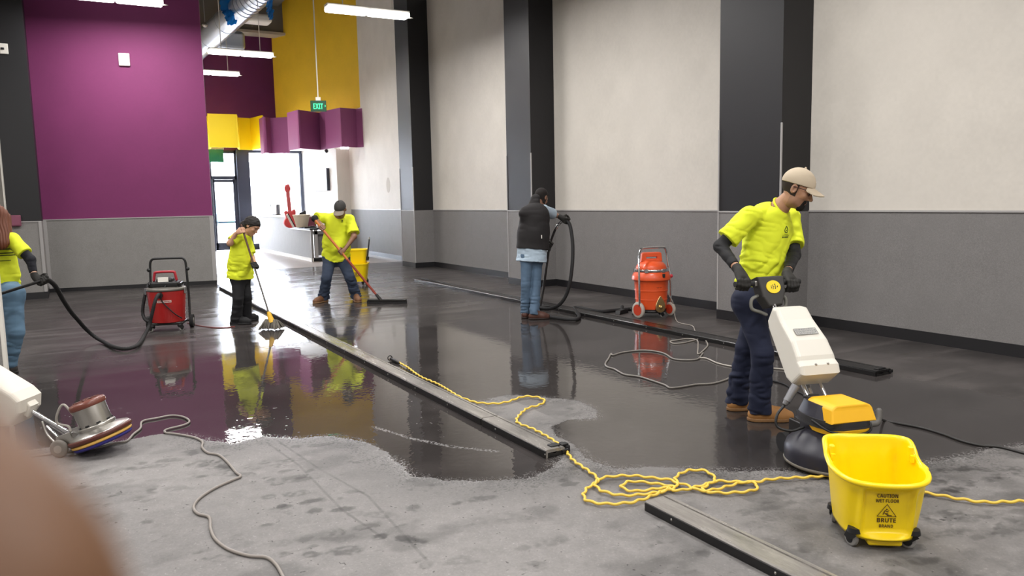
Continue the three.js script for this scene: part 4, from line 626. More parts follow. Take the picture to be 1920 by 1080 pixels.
// ---------------------------------------------------------------- tipped-back steel floor machine on the left
{
  const p = [-0.0893,0,-5.5891], turn = -0.5217, t = thing('floor_polisher', 'steel floor polisher with a rust-brown cap, tipped back on its wheels', 'floor machine', p, turn), tilt = 0.33; t.scale.setScalar(0.88);
  const T = (g) => { g.translate(0, -0.062, 0); g.rotateZ(tilt); g.rotateX(0.0); return g.translate(0, 0.062, 0); }, brown = mat('#54261c', 0.42), cap = mat('#6a3426', 0.4, 0, { clearcoat: 0.3 });
  const L = (pts, x, n = 56) => lathe(pts, n).translate(x, 0, 0), cx = 0.245;
  obj('polishing_pad', T(L([[0, -0.012], [0.19, -0.012], [0.2, -0.002], [0.2, 0.012], [0, 0.012]], cx)), mat('#2c2670', 0.9), t);
  obj('drive_plate', T(L([[0, 0.014], [0.202, 0.014], [0.207, 0.022], [0.207, 0.036], [0, 0.036]], cx)), mat('#e0b25a', 0.6), t);
  obj('bumper_ring', T(L([[0, 0.038], [0.21, 0.038], [0.219, 0.048], [0.219, 0.064], [0.21, 0.074], [0, 0.074]], cx)), brown, t);
  obj('apron', T(L([[0.208, 0.074], [0.2, 0.084], [0.15, 0.1], [0.12, 0.11], [0, 0.112]], cx)), MAT.steel, t);
  obj('gear_case', T(L([[0.125, 0.1], [0.128, 0.125], [0.122, 0.135], [0, 0.135]], cx)), MAT.steel, t);
  obj('motor', T(L([[0.108, 0.13], [0.112, 0.14], [0.112, 0.27], [0.108, 0.28], [0, 0.28]], cx)), MAT.steel, t);
  const slots = []; for (let i = 0; i < 9; i++) { const a = i / 9 * 6.283, g = rbox(0.03, 0.012, 0.01, 0.003, 0, 0, 0.1125); g.rotateY(a); slots.push(T(g.translate(cx, 0.142, 0))); } for (const g of slots) obj('motor_slot', g, MAT.black, t);
  const cp = obj('motor_cap', T(L([[0.118, 0.268], [0.124, 0.276], [0.124, 0.298], [0.114, 0.312], [0.08, 0.32], [0, 0.322]], cx)), cap, t);
  for (let i = 0; i < 10; i++) { const a = i / 10 * 6.283; const g = rbox(0.05, 0.006, 0.012, 0.003, 0.065, 0, 0); g.rotateY(a); obj('vent_rib', T(g.translate(cx, 0.322, 0)), brown, cp); } obj('cap_disc', T(L([[0.028, 0.318], [0.026, 0.328], [0, 0.33]], cx, 24)), brown, cp);
  for (const s of [0.09, -0.1]) obj('rear_bracket', T(extrude([[-0.02, -0.03], [0.1, 0.015], [0.1, 0.085], [0.0, 0.085], [-0.03, 0.03]], 0.012, 0.003).translate(0, 0.06, s)), MAT.steel, t);
  for (const s of [-1, 1]) { const w = new THREE.LatheGeometry([[0, -0.018], [0.045, -0.018], [0.058, -0.014], [0.064, -0.006], [0.064, 0.006], [0.058, 0.014], [0.045, 0.018], [0, 0.018]].map((q) => new THREE.Vector2(...q)), 32); w.rotateX(Math.PI / 2); w.translate(0, 0.064, s * 0.125); const wo = obj('wheel', w, mat('#6f6a64', 0.7), t); const h = cyl(0.028, 0.028, 0.042, 20); h.rotateX(Math.PI / 2); obj('hub', h.translate(0, 0.064, s * 0.125), mat('#938d85', 0.5), wo); }
  obj('axle', (() => { const q = cyl(0.01, 0.01, 0.25, 14); q.rotateX(Math.PI / 2); return q.translate(0, 0.064, 0); })(), MAT.steel, t);
  const q0 = [0.02, 0.13, 0], q1 = [-0.2, 0.275, 0], q2 = [-0.95, 0.77, 0], hv = nrm(sub3(q2, q1));
  obj('handle_tube', [rod(q0, q2, 0.017), rod([0.0, 0.08, 0.05], [-0.14, 0.2, 0.02], 0.01), rod([0, 0.08, -0.05], [-0.14, 0.2, -0.02], 0.01)], MAT.chrome, t);
  obj('brace', tube([[-0.15, 0.24, 0.05], [-0.12, 0.16, 0.06], [-0.06, 0.1, 0.08]], 0.008, 20, 8), MAT.steel, t);
  obj('motor_cord', tube([T2([cx - 0.11, 0.25, 0.03]), [-0.0, 0.36, 0.03], [-0.05, 0.29, 0.03], [-0.06, 0.22, 0.02], [0.02, 0.2, 0.03], [0.05, 0.17, 0.05]], 0.009, 40, 8), mat('#a09a92', 0.5), t);
  function T2(a) { const g = new THREE.Vector3(a[0], a[1] - 0.062, a[2]).applyAxisAngle(new THREE.Vector3(0, 0, 1), tilt); return [g.x, g.y + 0.062, g.z]; }
  const tk = extrude([[0.0, -0.1], [0.05, -0.13], [0.5, -0.13], [0.55, -0.09], [0.55, 0.05], [0.5, 0.08], [0.08, 0.075], [0.02, 0.06], [-0.01, 0.0]], 0.22, 0.03, 4); tk.translate(0, 0, -0.11);
  const ang = Math.atan2(hv[1], hv[0]); const tf = (g) => { g.rotateX(Math.PI); g.rotateZ(ang); return g.translate(q1[0] - 0.09, q1[1] + 0.07, 0); };
  const tm = mat('#d8d2c6', 0.45); tm.side = THREE.DoubleSide; const tank = obj('tank', tf(tk), tm, t);
  obj('spout', tf(extrude([[-0.05, -0.03], [0.02, -0.04], [0.02, 0.06], [-0.04, 0.04]], 0.08, 0.012, 2).translate(0, 0, -0.04)), tm, tank);
}

// ---------------------------------------------------------------- wet vacuums
const decalTex = (txt, bg, fg, w = 512, h = 96) => canvasTex(w, h, (g) => { g.fillStyle = bg; g.fillRect(0, 0, w, h); g.fillStyle = fg; let s = 11, x = 24; while (x < w - 60) { const l = 22 + (s = (s * 16807) % 2147483647) % 26; g.fillRect(x, h * 0.3, l, h * 0.42); x += l + (s % 5 ? 9 : 30); } });
{
  const c = [1.0311,0,-10.5602], t = thing('wet_vacuum', 'red drum wet vacuum with a black push handle, left of the puddle', 'vacuum', c, -0.3); t.scale.setScalar(0.95);
  obj('drum', lathe([[0, 0.115], [0.2, 0.115], [0.212, 0.125], [0.225, 0.33], [0.23, 0.345], [0.228, 0.36], [0.238, 0.53], [0.238, 0.54], [0, 0.54]], 56), MAT.red, t);
  obj('lid_ring', lathe([[0.2, 0.535], [0.246, 0.535], [0.25, 0.545], [0.25, 0.562], [0.243, 0.572], [0.18, 0.582], [0, 0.585]], 56), mat('#77736d', 0.4, 0.4), t);
  obj('motor_head', [rbox(0.34, 0.075, 0.26, 0.025, 0, 0.615, 0), rbox(0.2, 0.07, 0.2, 0.03, 0, 0.665, 0)], MAT.black, t);
  for (const s of [-1, 1]) obj('side_pod', rbox(0.1, 0.06, 0.2, 0.02, s * 0.155, 0.61, 0), MAT.blackGloss, t);
  const lbl = rbox(0.13, 0.075, 0.012, 0.004, -0.01, 0.675, 0.102); obj('label_plate', lbl, MAT.whitePlastic, t);
  obj('carry_handle', tube([[-0.14, 0.67, 0.02], [-0.125, 0.75, 0.02], [-0.1, 0.775, 0.02], [0.1, 0.775, 0.02], [0.125, 0.75, 0.02], [0.14, 0.67, 0.02]], 0.017, 40, 10), mat('#a3222f', 0.4), t);
  for (const s of [-1, 1]) obj('lid_latch', rbox(0.03, 0.09, 0.03, 0.008, s * 0.243, 0.53, 0.06), MAT.chrome, t);
  obj('push_handle', tube([[-0.245, 0.14, -0.14], [-0.24, 0.4, -0.2], [-0.225, 0.86, -0.22], [-0.2, 0.925, -0.22], [-0.16, 0.94, -0.22], [0.16, 0.94, -0.22], [0.2, 0.925, -0.22], [0.225, 0.86, -0.22], [0.24, 0.4, -0.2], [0.245, 0.14, -0.14]], 0.0155, 120, 10, false, 0.3), MAT.black, t);
  for (const s of [-1, 1]) obj('handle_knob', ball(0.026, s * 0.245, 0.79, -0.215), MAT.black, t);
  obj('cart_frame', [rbox(0.42, 0.035, 0.34, 0.012, 0, 0.1, 0), rod([0.2, 0.1, -0.08], [0.27, 0.1, -0.12], 0.014)], MAT.steelDark, t);
  for (const s of [-1, 1]) { const w = cyl(0.088, 0.088, 0.045, 28); w.rotateZ(Math.PI / 2); const wo = obj('rear_wheel', w.translate(s * 0.27, 0.088, -0.13), MAT.rubber, t); const h = cyl(0.045, 0.045, 0.05, 20); h.rotateZ(Math.PI / 2); obj('hub', h.translate(s * 0.27, 0.088, -0.13), MAT.steel, wo); casterParts(t, s * 0.17, 0.15, s > 0 ? 0.6 : 2.4, 0.085, 0.032); }
  obj('hose_inlet', (() => { const q = cyl(0.036, 0.036, 0.09, 20); q.rotateX(Math.PI / 2 - 0.0); return q.translate(-0.03, 0.49, 0.25); })(), MAT.black, t);
  // name strip wrapped on the drum (too small to read)
  const st = new THREE.CylinderGeometry(0.2375, 0.2365, 0.03, 24, 1, true, -0.33, 0.75); obj('name_strip', st.translate(0, 0.405, 0), new THREE.MeshStandardMaterial({ map: decalTex('', '#d9c3bd', '#8f3b36'), roughness: 0.5 }), t);
  obj('motor_cord', tube([[0.02, 0.6, 0.13], [-0.02, 0.5, 0.255], [0.0, 0.4, 0.255], [0.12, 0.25, 0.235], [0.2, 0.17, 0.17]], 0.008, 50, 8), MAT.black, t);
}
{
  const c = [6.5497,0,-7.7491], t = thing('wet_vacuum', 'orange drum wet vacuum with a chrome frame by the right wall', 'vacuum', c, -0.42), o = MAT.orange;
  obj('drum', lathe([[0, 0.1], [0.19, 0.1], [0.197, 0.11], [0.203, 0.22], [0.209, 0.225], [0.209, 0.235], [0.205, 0.24], [0.211, 0.335], [0.217, 0.34], [0.217, 0.352], [0.213, 0.358], [0.22, 0.47], [0.246, 0.478], [0.252, 0.49], [0.246, 0.53], [0.225, 0.575], [0.205, 0.592], [0, 0.595]], 56), o, t);
  obj('clamp_band', lathe([[0.2, 0.588], [0.214, 0.588], [0.214, 0.622], [0.2, 0.622]], 48), MAT.chrome, t);
  for (let i = 0; i < 6; i++) { const a = i / 6 * 6.283 + 0.5, g = rbox(0.05, 0.05, 0.022, 0.006, 0, 0.605, 0.218); g.rotateY(a); obj('clamp', g, MAT.chrome, t); }
  obj('motor_head', lathe([[0.196, 0.618], [0.198, 0.64], [0.185, 0.67], [0.15, 0.705], [0.11, 0.725], [0.1, 0.735], [0, 0.737]], 44), o, t);
  obj('carry_handle', [extrude((() => { const s = new THREE.Shape(); s.moveTo(-0.13, 0); s.lineTo(0.13, 0); s.lineTo(0.12, 0.085); s.quadraticCurveTo(0.115, 0.1, 0.1, 0.1); s.lineTo(-0.1, 0.1); s.quadraticCurveTo(-0.115, 0.1, -0.12, 0.085); const h = new THREE.Path(); h.moveTo(-0.085, 0.02); h.lineTo(0.085, 0.02); h.lineTo(0.08, 0.062); h.lineTo(-0.08, 0.062); s.holes.push(h); return s; })(), 0.05, 0.01, 3).translate(0, 0.725, -0.025)], o, t);
  obj('base_tray', lathe([[0, 0.06], [0.185, 0.06], [0.195, 0.07], [0.192, 0.104], [0, 0.104]], 44), MAT.black, t);
  obj('push_frame', tube([[-0.2, 0.06, 0.17], [-0.21, 0.3, 0.2], [-0.215, 0.62, 0.2], [-0.205, 0.74, 0.16], [-0.18, 0.84, 0.1], [-0.15, 0.885, 0.07], [-0.1, 0.895, 0.06], [0.14, 0.895, -0.0], [0.19, 0.88, -0.02], [0.215, 0.82, -0.03], [0.23, 0.7, -0.02], [0.245, 0.58, 0.0], [0.255, 0.45, 0.02], [0.255, 0.06, 0.03]].map((p) => p), 0.0135, 150, 12, false, 0.4), MAT.chrome, t);
  obj('frame_knob', ball(0.024, 0.255, 0.52, 0.04), mat('#c5283a', 0.4), t);
  const wheel = (x, y, z, r, turn) => { const w = new THREE.LatheGeometry([[0, -0.02], [r * 0.72, -0.02], [r * 0.95, -0.018], [r, -0.008], [r, 0.008], [r * 0.95, 0.018], [r * 0.72, 0.02], [0, 0.02]].map((q) => new THREE.Vector2(...q)), 36); w.rotateZ(Math.PI / 2); w.rotateY(turn); const wo = obj('rear_wheel', w.translate(x, y, z), mat('#a79f96', 0.6), t); const h = cyl(r * 0.68, r * 0.68, 0.046, 28); h.rotateZ(Math.PI / 2); h.rotateY(turn); obj('hub', h.translate(x, y, z), mat('#b53a22', 0.45), wo); };
  wheel(-0.21, 0.105, 0.15, 0.105, 0.5); wheel(0.24, 0.09, 0.05, 0.09, 0.5);
  casterParts(t, -0.21, -0.14, 1.2, 0.09, 0.035); casterParts(t, 0.08, 0.17, 0.4, 0.07, 0.028);
  // brass drop-shaped drain plate
  const ds = new THREE.Shape(); ds.moveTo(0, 0.14); ds.quadraticCurveTo(0.068, 0.06, 0.068, 0.0); ds.absarc(0, 0, 0.068, 0, -Math.PI, true); ds.quadraticCurveTo(-0.068, 0.06, 0, 0.14);
  const dg = extrude(ds, 0.012, 0.006, 3); dg.rotateX(-0.04); dg.rotateY(0.32); const dp = [Math.sin(0.32) * 0.197, 0.14, Math.cos(0.32) * 0.197]; const drain = obj('drain_plate', dg.translate(...dp), mat('#e2bf86', 0.3, 1), t);
  obj('drain_cap', ball(0.03, dp[0] + 0.006, 0.14, dp[2] + 0.018), mat('#d8b57a', 0.2, 1), drain);
  const lg = canvasTex(256, 128, (g, w, h) => { g.clearRect(0, 0, w, h); g.strokeStyle = '#4a2218'; g.lineWidth = 13; g.beginPath(); g.ellipse(76, 64, 44, 34, 0, 0, 7); g.stroke(); g.beginPath(); g.ellipse(176, 64, 44, 34, 0, 0, 7); g.stroke(); g.fillStyle = '#4a2218'; g.fillRect(110, 56, 32, 14); });
  const lo = new THREE.CylinderGeometry(0.216, 0.2145, 0.06, 20, 1, true, -0.02, 0.5); obj('logo_print', lo.translate(0, 0.405, 0), new THREE.MeshStandardMaterial({ map: lg, transparent: true, roughness: 0.5 }), t);
  obj('lid_clip', rbox(0.035, 0.05, 0.02, 0.005, 0.1, 0.545, 0.226), MAT.black, t);
}

// ---------------------------------------------------------------- hoses and cords
tag(obj('vacuum_hose', hoseTube([[-0.2312,0.8989,-8.2896],[-0.2094,0.9113,-8.3019],[-0.1783,0.8884,-8.3739],[-0.1342,0.8127,-8.5708],[-0.0861,0.6371,-8.9842],[-0.0266,0.4588,-9.3908],[0.0321,0.3295,-9.6883],[0.0992,0.1955,-9.9222],[0.1837,0.0865,-9.9753],[0.2682,0.03,-9.8752],[0.3462,0.03,-9.4614],[0.429,0.03,-9.2506],[0.5182,0.03,-9.26],[0.6022,0.03,-9.4682],[0.7007,0.0309,-10.0191],[0.7753,0.1123,-10.2192],[0.8206,0.266,-10.2135],[0.8588,0.4004,-10.2093],[0.8974,0.4712,-10.2545],[0.9312,0.4788,-10.3522],[0.9643,0.4603,-10.5165]], 0.021, 300, 12), MAT.rubber), 'black ribbed hose drooping from the red vacuum to the worker at the left edge', 'hose');
tag(obj('vacuum_hose', hoseTube([[0.8611,0.594,-10.698],[0.8309,0.5661,-10.6536],[0.7892,0.459,-10.6054],[0.755,0.3134,-10.6058],[0.7475,0.2138,-10.5969],[0.769,0.1511,-10.5414],[0.8132,0.1235,-10.5124]], 0.02, 90, 12), MAT.rubber), 'short black hose loop on the left side of the red vacuum', 'hose');
tag(obj('vacuum_hose', hoseTube([[5.7858,1.2612,-8.5712],[5.8015,1.2047,-8.5198],[5.7876,1.0725,-8.4523],[5.7583,0.8999,-8.3883],[5.7081,0.6947,-8.3319],[5.6666,0.466,-8.3255],[5.6394,0.294,-8.3764],[5.5975,0.177,-8.443],[5.5469,0.1156,-8.522],[5.4859,0.0894,-8.6117],[5.4529,0.0916,-8.747],[5.3542,0.1083,-8.806]], 0.024, 220, 12), MAT.rubber), 'black hose arching down from the gloved hand of the man in the vest', 'hose');
tag(obj('vacuum_hose', hoseTube([[5.3581,0.026,-8.5182],[5.3499,0.026,-8.3495],[5.3852,0.026,-8.1523],[5.4545,0.026,-7.9883],[5.5328,0.026,-7.9829],[5.7086,0.026,-8.1871],[5.894,0.026,-8.5274],[6.0455,0.026,-8.7979],[6.1282,0.026,-8.7997],[6.1178,0.026,-8.543],[6.1652,0.026,-8.3144],[6.3605,0.026,-8.2875],[6.5585,0.026,-8.2602],[6.67,0.026,-8.2374]], 0.024, 240, 12), MAT.rubber), 'black hose lying on the floor from the man in the vest to the orange vacuum', 'hose');
{ const a = [6.4243,0.0598,-8.0684], n = thing('floor_nozzle', 'black vacuum nozzle on the floor left of the orange vacuum', 'nozzle', [6.3658, 0, -8.1316], 0.4); obj('head', extrude([[-0.12, 0], [0.12, 0], [0.11, 0.035], [0.03, 0.05], [-0.1, 0.04]], 0.06, 0.006).translate(0, 0.007, -0.03), MAT.black, n); obj('neck', rod([0, 0.04, 0], [0.1, 0.08, -0.05], 0.022), MAT.rubber, n); }
tag(obj('power_cord', tube([[6.6866,0.3268,-7.6047],[6.7174,0.2571,-7.5778],[6.7472,0.1737,-7.5496],[6.7846,0.0558,-7.5706],[6.536,0.007,-7.2535],[6.4091,0.007,-7.0362],[6.3845,0.007,-6.8056],[6.1571,0.007,-6.5104],[5.9933,0.007,-6.2448],[5.8491,0.007,-6.0299],[5.6751,0.007,-5.819],[5.4888,0.007,-5.6724],[5.2692,0.007,-5.5325],[5.5357,0.007,-5.813],[5.7769,0.007,-6.0832],[5.7652,0.007,-6.2104],[5.6002,0.007,-6.2138],[5.5085,0.007,-6.2038],[5.4537,0.007,-6.0922],[5.5499,0.007,-6.0589],[5.7147,0.007,-6.0903],[5.8344,0.007,-6.1194],[5.8707,0.007,-6.0925]], 0.007, 260, 8), mat('#8d8780', 0.5)), 'pale grey cord dropping from the orange vacuum into a small loop', 'cord');
tag(obj('extension_cord', tube([[5.3399,0.008,-5.5401],[5.1287,0.008,-5.3774],[5.0133,0.008,-5.3699],[4.925,0.008,-5.4934],[5.0203,0.008,-5.739],[5.0149,0.008,-5.9088],[4.9208,0.008,-6.0111],[4.7151,0.008,-6.0259],[4.5618,0.008,-5.9735],[4.5969,0.008,-6.0454],[4.4355,0.008,-5.8759],[4.2652,0.008,-5.7001],[4.1982,0.008,-5.5784],[4.1953,0.008,-5.4713],[4.1374,0.008,-5.2514],[4.1877,0.008,-5.1163],[4.1825,0.008,-4.928],[4.167,0.008,-4.7562],[4.1388,0.008,-4.6661],[4.2139,0.008,-4.6355],[4.385,0.008,-4.6265],[4.5171,0.008,-4.5792],[4.68,0.008,-4.6029],[4.8886,0.008,-4.6722],[5.1913,0.008,-4.712]], 0.008, 300, 8), mat('#7d7873', 0.5)), 'grey cord in a wide loop on the wet floor behind the man in the cap', 'cord');
tag(obj('extension_cord', tube([[5.15,0.008,-5.3926],[5.1895,0.008,-5.3337],[5.1202,0.008,-5.118],[5.1301,0.008,-4.9429],[5.2187,0.008,-4.7986],[5.3324,0.008,-4.7178],[5.3968,0.008,-4.6189],[5.4155,0.008,-4.5532]], 0.007, 90, 8), mat('#aaa49c', 0.5)), 'pale cord running behind the legs of the man in the cap', 'cord');
tag(obj('extension_cord', tube([[4.9876,0.008,-4.4107],[4.9774,0.008,-4.2354],[4.8789,0.008,-4.0462],[4.8127,0.008,-3.8904],[4.5351,0.008,-3.5717]], 0.008, 60, 8), MAT.rubber), 'short black cord between the man in the cap and the yellow scrubber', 'cord');
tag(obj('extension_cord', tube([[4.219,0.1908,-2.9098],[4.2881,0.1593,-2.924],[4.7099,0.008,-3.1633],[4.7235,0.008,-3.0635],[4.7541,0.008,-2.9262],[4.7379,0.008,-2.7705],[4.699,0.008,-2.6262],[4.7069,0.008,-2.5211],[4.7698,0.008,-2.4427],[4.7718,0.008,-2.3117],[4.7654,0.008,-2.1061]], 0.0085, 120, 8), mat('#2b2928', 0.5)), 'black cord trailing from the yellow scrubber to the right edge', 'cord');
tag(obj('extension_cord', tube([[-0.2956,0.009,-5.5828],[-0.2381,0.009,-5.5813],[-0.053,0.009,-5.5581],[0.0707,0.009,-5.5527],[0.1684,0.009,-5.5932],[0.2383,0.009,-5.6007],[0.2901,0.009,-5.7489],[0.3429,0.009,-5.8771],[0.3711,0.009,-6.0631],[0.4695,0.009,-6.0955],[0.5724,0.009,-6.1104],[0.6413,0.009,-6.0126],[0.6626,0.009,-5.8659],[0.6136,0.009,-5.7875],[0.5008,0.009,-5.7405],[0.4826,0.009,-5.6635],[0.5471,0.009,-5.5766],[0.6332,0.009,-5.4336],[0.6678,0.009,-5.3004],[0.6488,0.009,-5.1682],[0.6638,0.009,-5.0326],[0.714,0.009,-4.9506],[0.7358,0.009,-4.7836],[0.7459,0.009,-4.5685],[0.7558,0.009,-4.479],[0.7053,0.009,-4.4416],[0.5928,0.009,-4.3607],[0.5003,0.009,-4.2492],[0.4592,0.009,-4.1401],[0.4657,0.009,-4.0391],[0.5067,0.009,-3.9581],[0.4907,0.009,-3.8051],[0.4914,0.009,-3.6729],[0.5252,0.009,-3.5276],[0.5905,0.009,-3.4115],[0.6517,0.009,-3.3544],[0.6724,0.009,-3.2645],[0.6722,0.009,-3.1413],[0.6672,0.009,-2.9639]], 0.0075, 420, 8), mat('#8a837d', 0.5)), 'grey cord winding over the dry floor at the lower left', 'cord');
tag(obj('power_cord', tube([[1.3014,0.006,-10.9439],[1.4049,0.006,-10.5939],[1.5292,0.006,-10.343],[1.6729,0.006,-10.2343],[1.7754,0.006,-10.2602]], 0.006, 60, 8), mat('#7e3b36', 0.5)), 'thin red cord from the red vacuum to the mopping woman', 'cord');
{ // yellow twisted extension cord, in one run from the plug to the right edge
  const runs = [[2.6707,0.012,-6.8456],[2.652,0.012,-6.5997],[2.6134,0.012,-6.3307],[2.5975,0.012,-6.1145],[2.6069,0.012,-5.9871],[2.6117,0.012,-5.8436],[2.5696,0.03,-5.5632],[2.5511,0.03,-5.3285],[2.5971,0.011,-5.2084],[2.6227,0.011,-5.115],[2.7091,0.011,-5.0185],[2.8091,0.011,-5.006],[2.9175,0.011,-5.046],[3.0019,0.011,-5.0663],[3.0759,0.011,-4.9956],[3.0641,0.011,-4.8686],[2.9623,0.011,-4.7902],[2.847,0.011,-4.7618],[2.7117,0.011,-4.649],[2.6184,0.011,-4.535],[2.5975,0.011,-4.4413],[2.6124,0.011,-4.2978],[2.5983,0.011,-4.084],[2.5782,0.011,-3.9533],[2.545,0.011,-3.8139],[2.4816,0.011,-3.6356],[2.4558,0.011,-3.4596],[2.4171,0.011,-3.3055],[2.2955,0.011,-3.2355],[2.219,0.011,-3.1617],[2.1966,0.011,-3.0834],[2.253,0.011,-3.0059],[2.3535,0.011,-2.9571],[2.4588,0.011,-2.955],[2.5792,0.011,-2.9796],[2.656,0.011,-3.0006],[2.7221,0.011,-3.0121],[2.743,0.011,-3.0733],[2.6778,0.011,-3.1639],[2.6011,0.011,-3.2533],[2.4707,0.011,-3.3092],[2.3909,0.011,-3.2845],[2.3536,0.011,-3.2433],[2.3349,0.011,-3.1562],[2.3782,0.011,-3.0582],[2.4679,0.011,-3.0085],[2.6098,0.011,-2.9772],[2.6849,0.011,-2.9998],[2.6376,0.011,-3.0858],[2.5789,0.011,-3.1616],[2.5258,0.011,-3.1868],[2.4562,0.011,-3.1489],[2.4656,0.011,-3.071],[2.5474,0.011,-3.0355],[2.6349,0.011,-3.0143],[2.6727,0.011,-2.9451],[2.8028,0.011,-2.932],[2.9055,0.011,-2.9387],[2.963,0.011,-2.9772],[2.9959,0.011,-3.0844],[2.9252,0.011,-3.141],[2.8058,0.011,-3.1093],[2.7509,0.011,-3.0398],[2.7612,0.011,-2.9683],[2.7677,0.011,-2.8832],[2.843,0.011,-2.8519],[2.9591,0.011,-2.8483],[3.0523,0.011,-2.8428],[3.0794,0.011,-2.7973],[3.0401,0.011,-2.7502],[2.9718,0.011,-2.7416],[2.8479,0.011,-2.796],[2.7839,0.011,-2.8727],[2.8309,0.011,-2.9137],[2.9311,0.011,-2.9409],[3.0156,0.011,-2.8762],[3.0972,0.011,-2.8135],[3.1662,0.011,-2.806],[3.2584,0.011,-2.7742],[3.383,0.011,-2.7118],[3.4939,0.011,-2.6585],[3.639,0.011,-2.5157],[3.6832,0.011,-2.2872],[3.7186,0.011,-2.2042],[3.7635,0.011,-2.1001],[3.8312,0.011,-2.0077],[3.9949,0.011,-1.9177],[4.1588,0.011,-1.8275]];
  const c = spline(runs), n = 1500, P = [], L = c.getLength(), ph = (i) => i / n * L / 0.085 * 6.283;
  for (let i = 0; i <= n; i++) { const p = c.getPointAt(i / n), tg = c.getTangentAt(i / n), a = 0.0055; P.push([p.x + tg.z * a * Math.sin(ph(i)), p.y + 0.004 + 0.003 * Math.cos(ph(i)) + 0.004 * noise2(i * 0.013, 3), p.z - tg.x * a * Math.sin(ph(i))]); }
  const g = new THREE.TubeGeometry(new THREE.CatmullRomCurve3(P.map(V3)), 2200, 0.0075, 8);
  const t = thing('extension_cord', 'yellow extension cord twisting along the channel into loops near the bucket', 'cord'); obj('cord', g, mat('#e3bf4a', 0.5), t);
  const a = [2.6627,0.02,-7.0488], b = [2.6672,0.014,-6.8367], m = mix3(a, b, 0.5);
  obj('plug', [rod(a, m, 0.016, 0.018), rod(m, b, 0.018, 0.01)], MAT.black, t); obj('plug_loop', new THREE.TorusGeometry(0.022, 0.005, 8, 24).translate(a[0] - 0.01, 0.03, a[2]), MAT.black, t);
  const k = [2.5788,0.02,-4.5406]; 
}
{ // small floor fittings beside the channels
  const e = [2.508,0,-3.8057]; const c = thing('channel_clip', 'black rubber clip at the open end of the grey channel', 'clip', [2.56, 0, e[2] - 0.04]); obj('body', rbox(0.035, 0.05, 0.09, 0.012, 0, 0.025, 0), MAT.rubber, c); obj('tab', rbox(0.05, 0.012, 0.04, 0.004, -0.02, 0.055, 0.02), MAT.black, c);
}

// ---------------------------------------------------------------- people
const SKIN = { tan: [0.42, 0.22, 0.13], brown: [0.25, 0.125, 0.075], warm: [0.48, 0.26, 0.16], fair: [0.58, 0.36, 0.26] };
const skinMat = () => new THREE.MeshPhysicalMaterial({ color: 0xffffff, vertexColors: true, roughness: 0.5, sheen: 0.15 });
const cloth = (c, r = 0.85, sheen = 0.25) => mat(c, r, 0, { sheen, sheenRoughness: 0.6, sheenColor: col(c), bumpMap: rep(grainTex, 1, 1), bumpScale: 0.0 });
const HIVIS = cloth('#dfe92b', 0.8, 0.3), DENIM = cloth('#131a33'), DENIMPALE = cloth('#4c6177'), DENIMGREY = cloth('#2f3a4e'), GLOVE = cloth('#1d1b18', 0.75), BLACKCLOTH = cloth('#141416', 0.9), SLEEVE = cloth('#0f0f12', 0.8);

// head: c between the ears, f facing, returns fields in world space plus the frame
function headOf(c, f, up, k = 1) {
  const w = nrm(f), s0 = nrm(cross3(up, w)), v = cross3(w, s0), A = [s0, v, w];                // right-hand frame: side, up, forward
  const P = (x, y, z) => add3(add3(add3(c, s0, x * k), v, y * k), w, z * k), E = (x, y, z, a, b, d) => egg(P(x, y, z), [a * k, b * k, d * k], A), B = (a, b, ra, rb) => bone(P(...a), P(...b), ra * k, (rb ?? ra) * k);
  const skull = join([E(0, 0.032, -0.012, 0.076, 0.092, 0.098), E(0, -0.025, 0.022, 0.064, 0.09, 0.072), B([-0.03, -0.078, 0.012], [-0.006, -0.1, 0.062], 0.032, 0.02), B([0.03, -0.078, 0.012], [0.006, -0.1, 0.062], 0.032, 0.02)], 0.03 * k);
  let face = join([skull, B([-0.036, 0.022, 0.076], [0.036, 0.022, 0.076], 0.012), E(-0.04, -0.022, 0.066, 0.022, 0.018, 0.018), E(0.04, -0.022, 0.066, 0.022, 0.018, 0.018)], 0.02 * k);
  for (const s of [-1, 1]) face = without(face, E(s * 0.032, 0.001, 0.1, 0.018, 0.012, 0.018), 0.012 * k);
  face = join([face, join([B([0, 0.008, 0.086], [0, -0.033, 0.111], 0.009, 0.013), E(-0.013, -0.037, 0.097, 0.009, 0.008, 0.011), E(0.013, -0.037, 0.097, 0.009, 0.008, 0.011)], 0.008 * k)], 0.01 * k);
  face = join([face, B([-0.019, -0.062, 0.086], [0.019, -0.062, 0.086], 0.0075), B([-0.016, -0.071, 0.084], [0.016, -0.071, 0.084], 0.008)], 0.006 * k);
  for (const s of [-1, 1]) face = join([face, E(s * 0.031, 0.001, 0.076, 0.0125, 0.0115, 0.0125)], 0.003 * k);
  for (const s of [-1, 1]) face = join([face, without(E(s * 0.08, -0.004, -0.014, 0.012, 0.033, 0.021), E(s * 0.09, -0.002, -0.008, 0.008, 0.02, 0.011), 0.004 * k)], 0.008 * k);
  const local = (x, y, z) => { const p = [x - c[0], y - c[1], z - c[2]]; return [dot3(p, s0) / k, dot3(p, v) / k, dot3(p, w) / k]; };
  const cap = E(0, 0.038, -0.012, 0.084, 0.1, 0.105);
  return { c, P, E, B, A, v, w, s: s0, k, skull, face, local, cap, bounds: boundsOf([P(-0.1, -0.13, -0.12), P(0.1, -0.13, -0.12), P(-0.1, 0.14, -0.12), P(0.1, 0.14, 0.13), P(0, -0.13, 0.13), P(-0.1, 0.14, 0.13), P(0.1, 0.14, -0.12)], 0.02) };
}
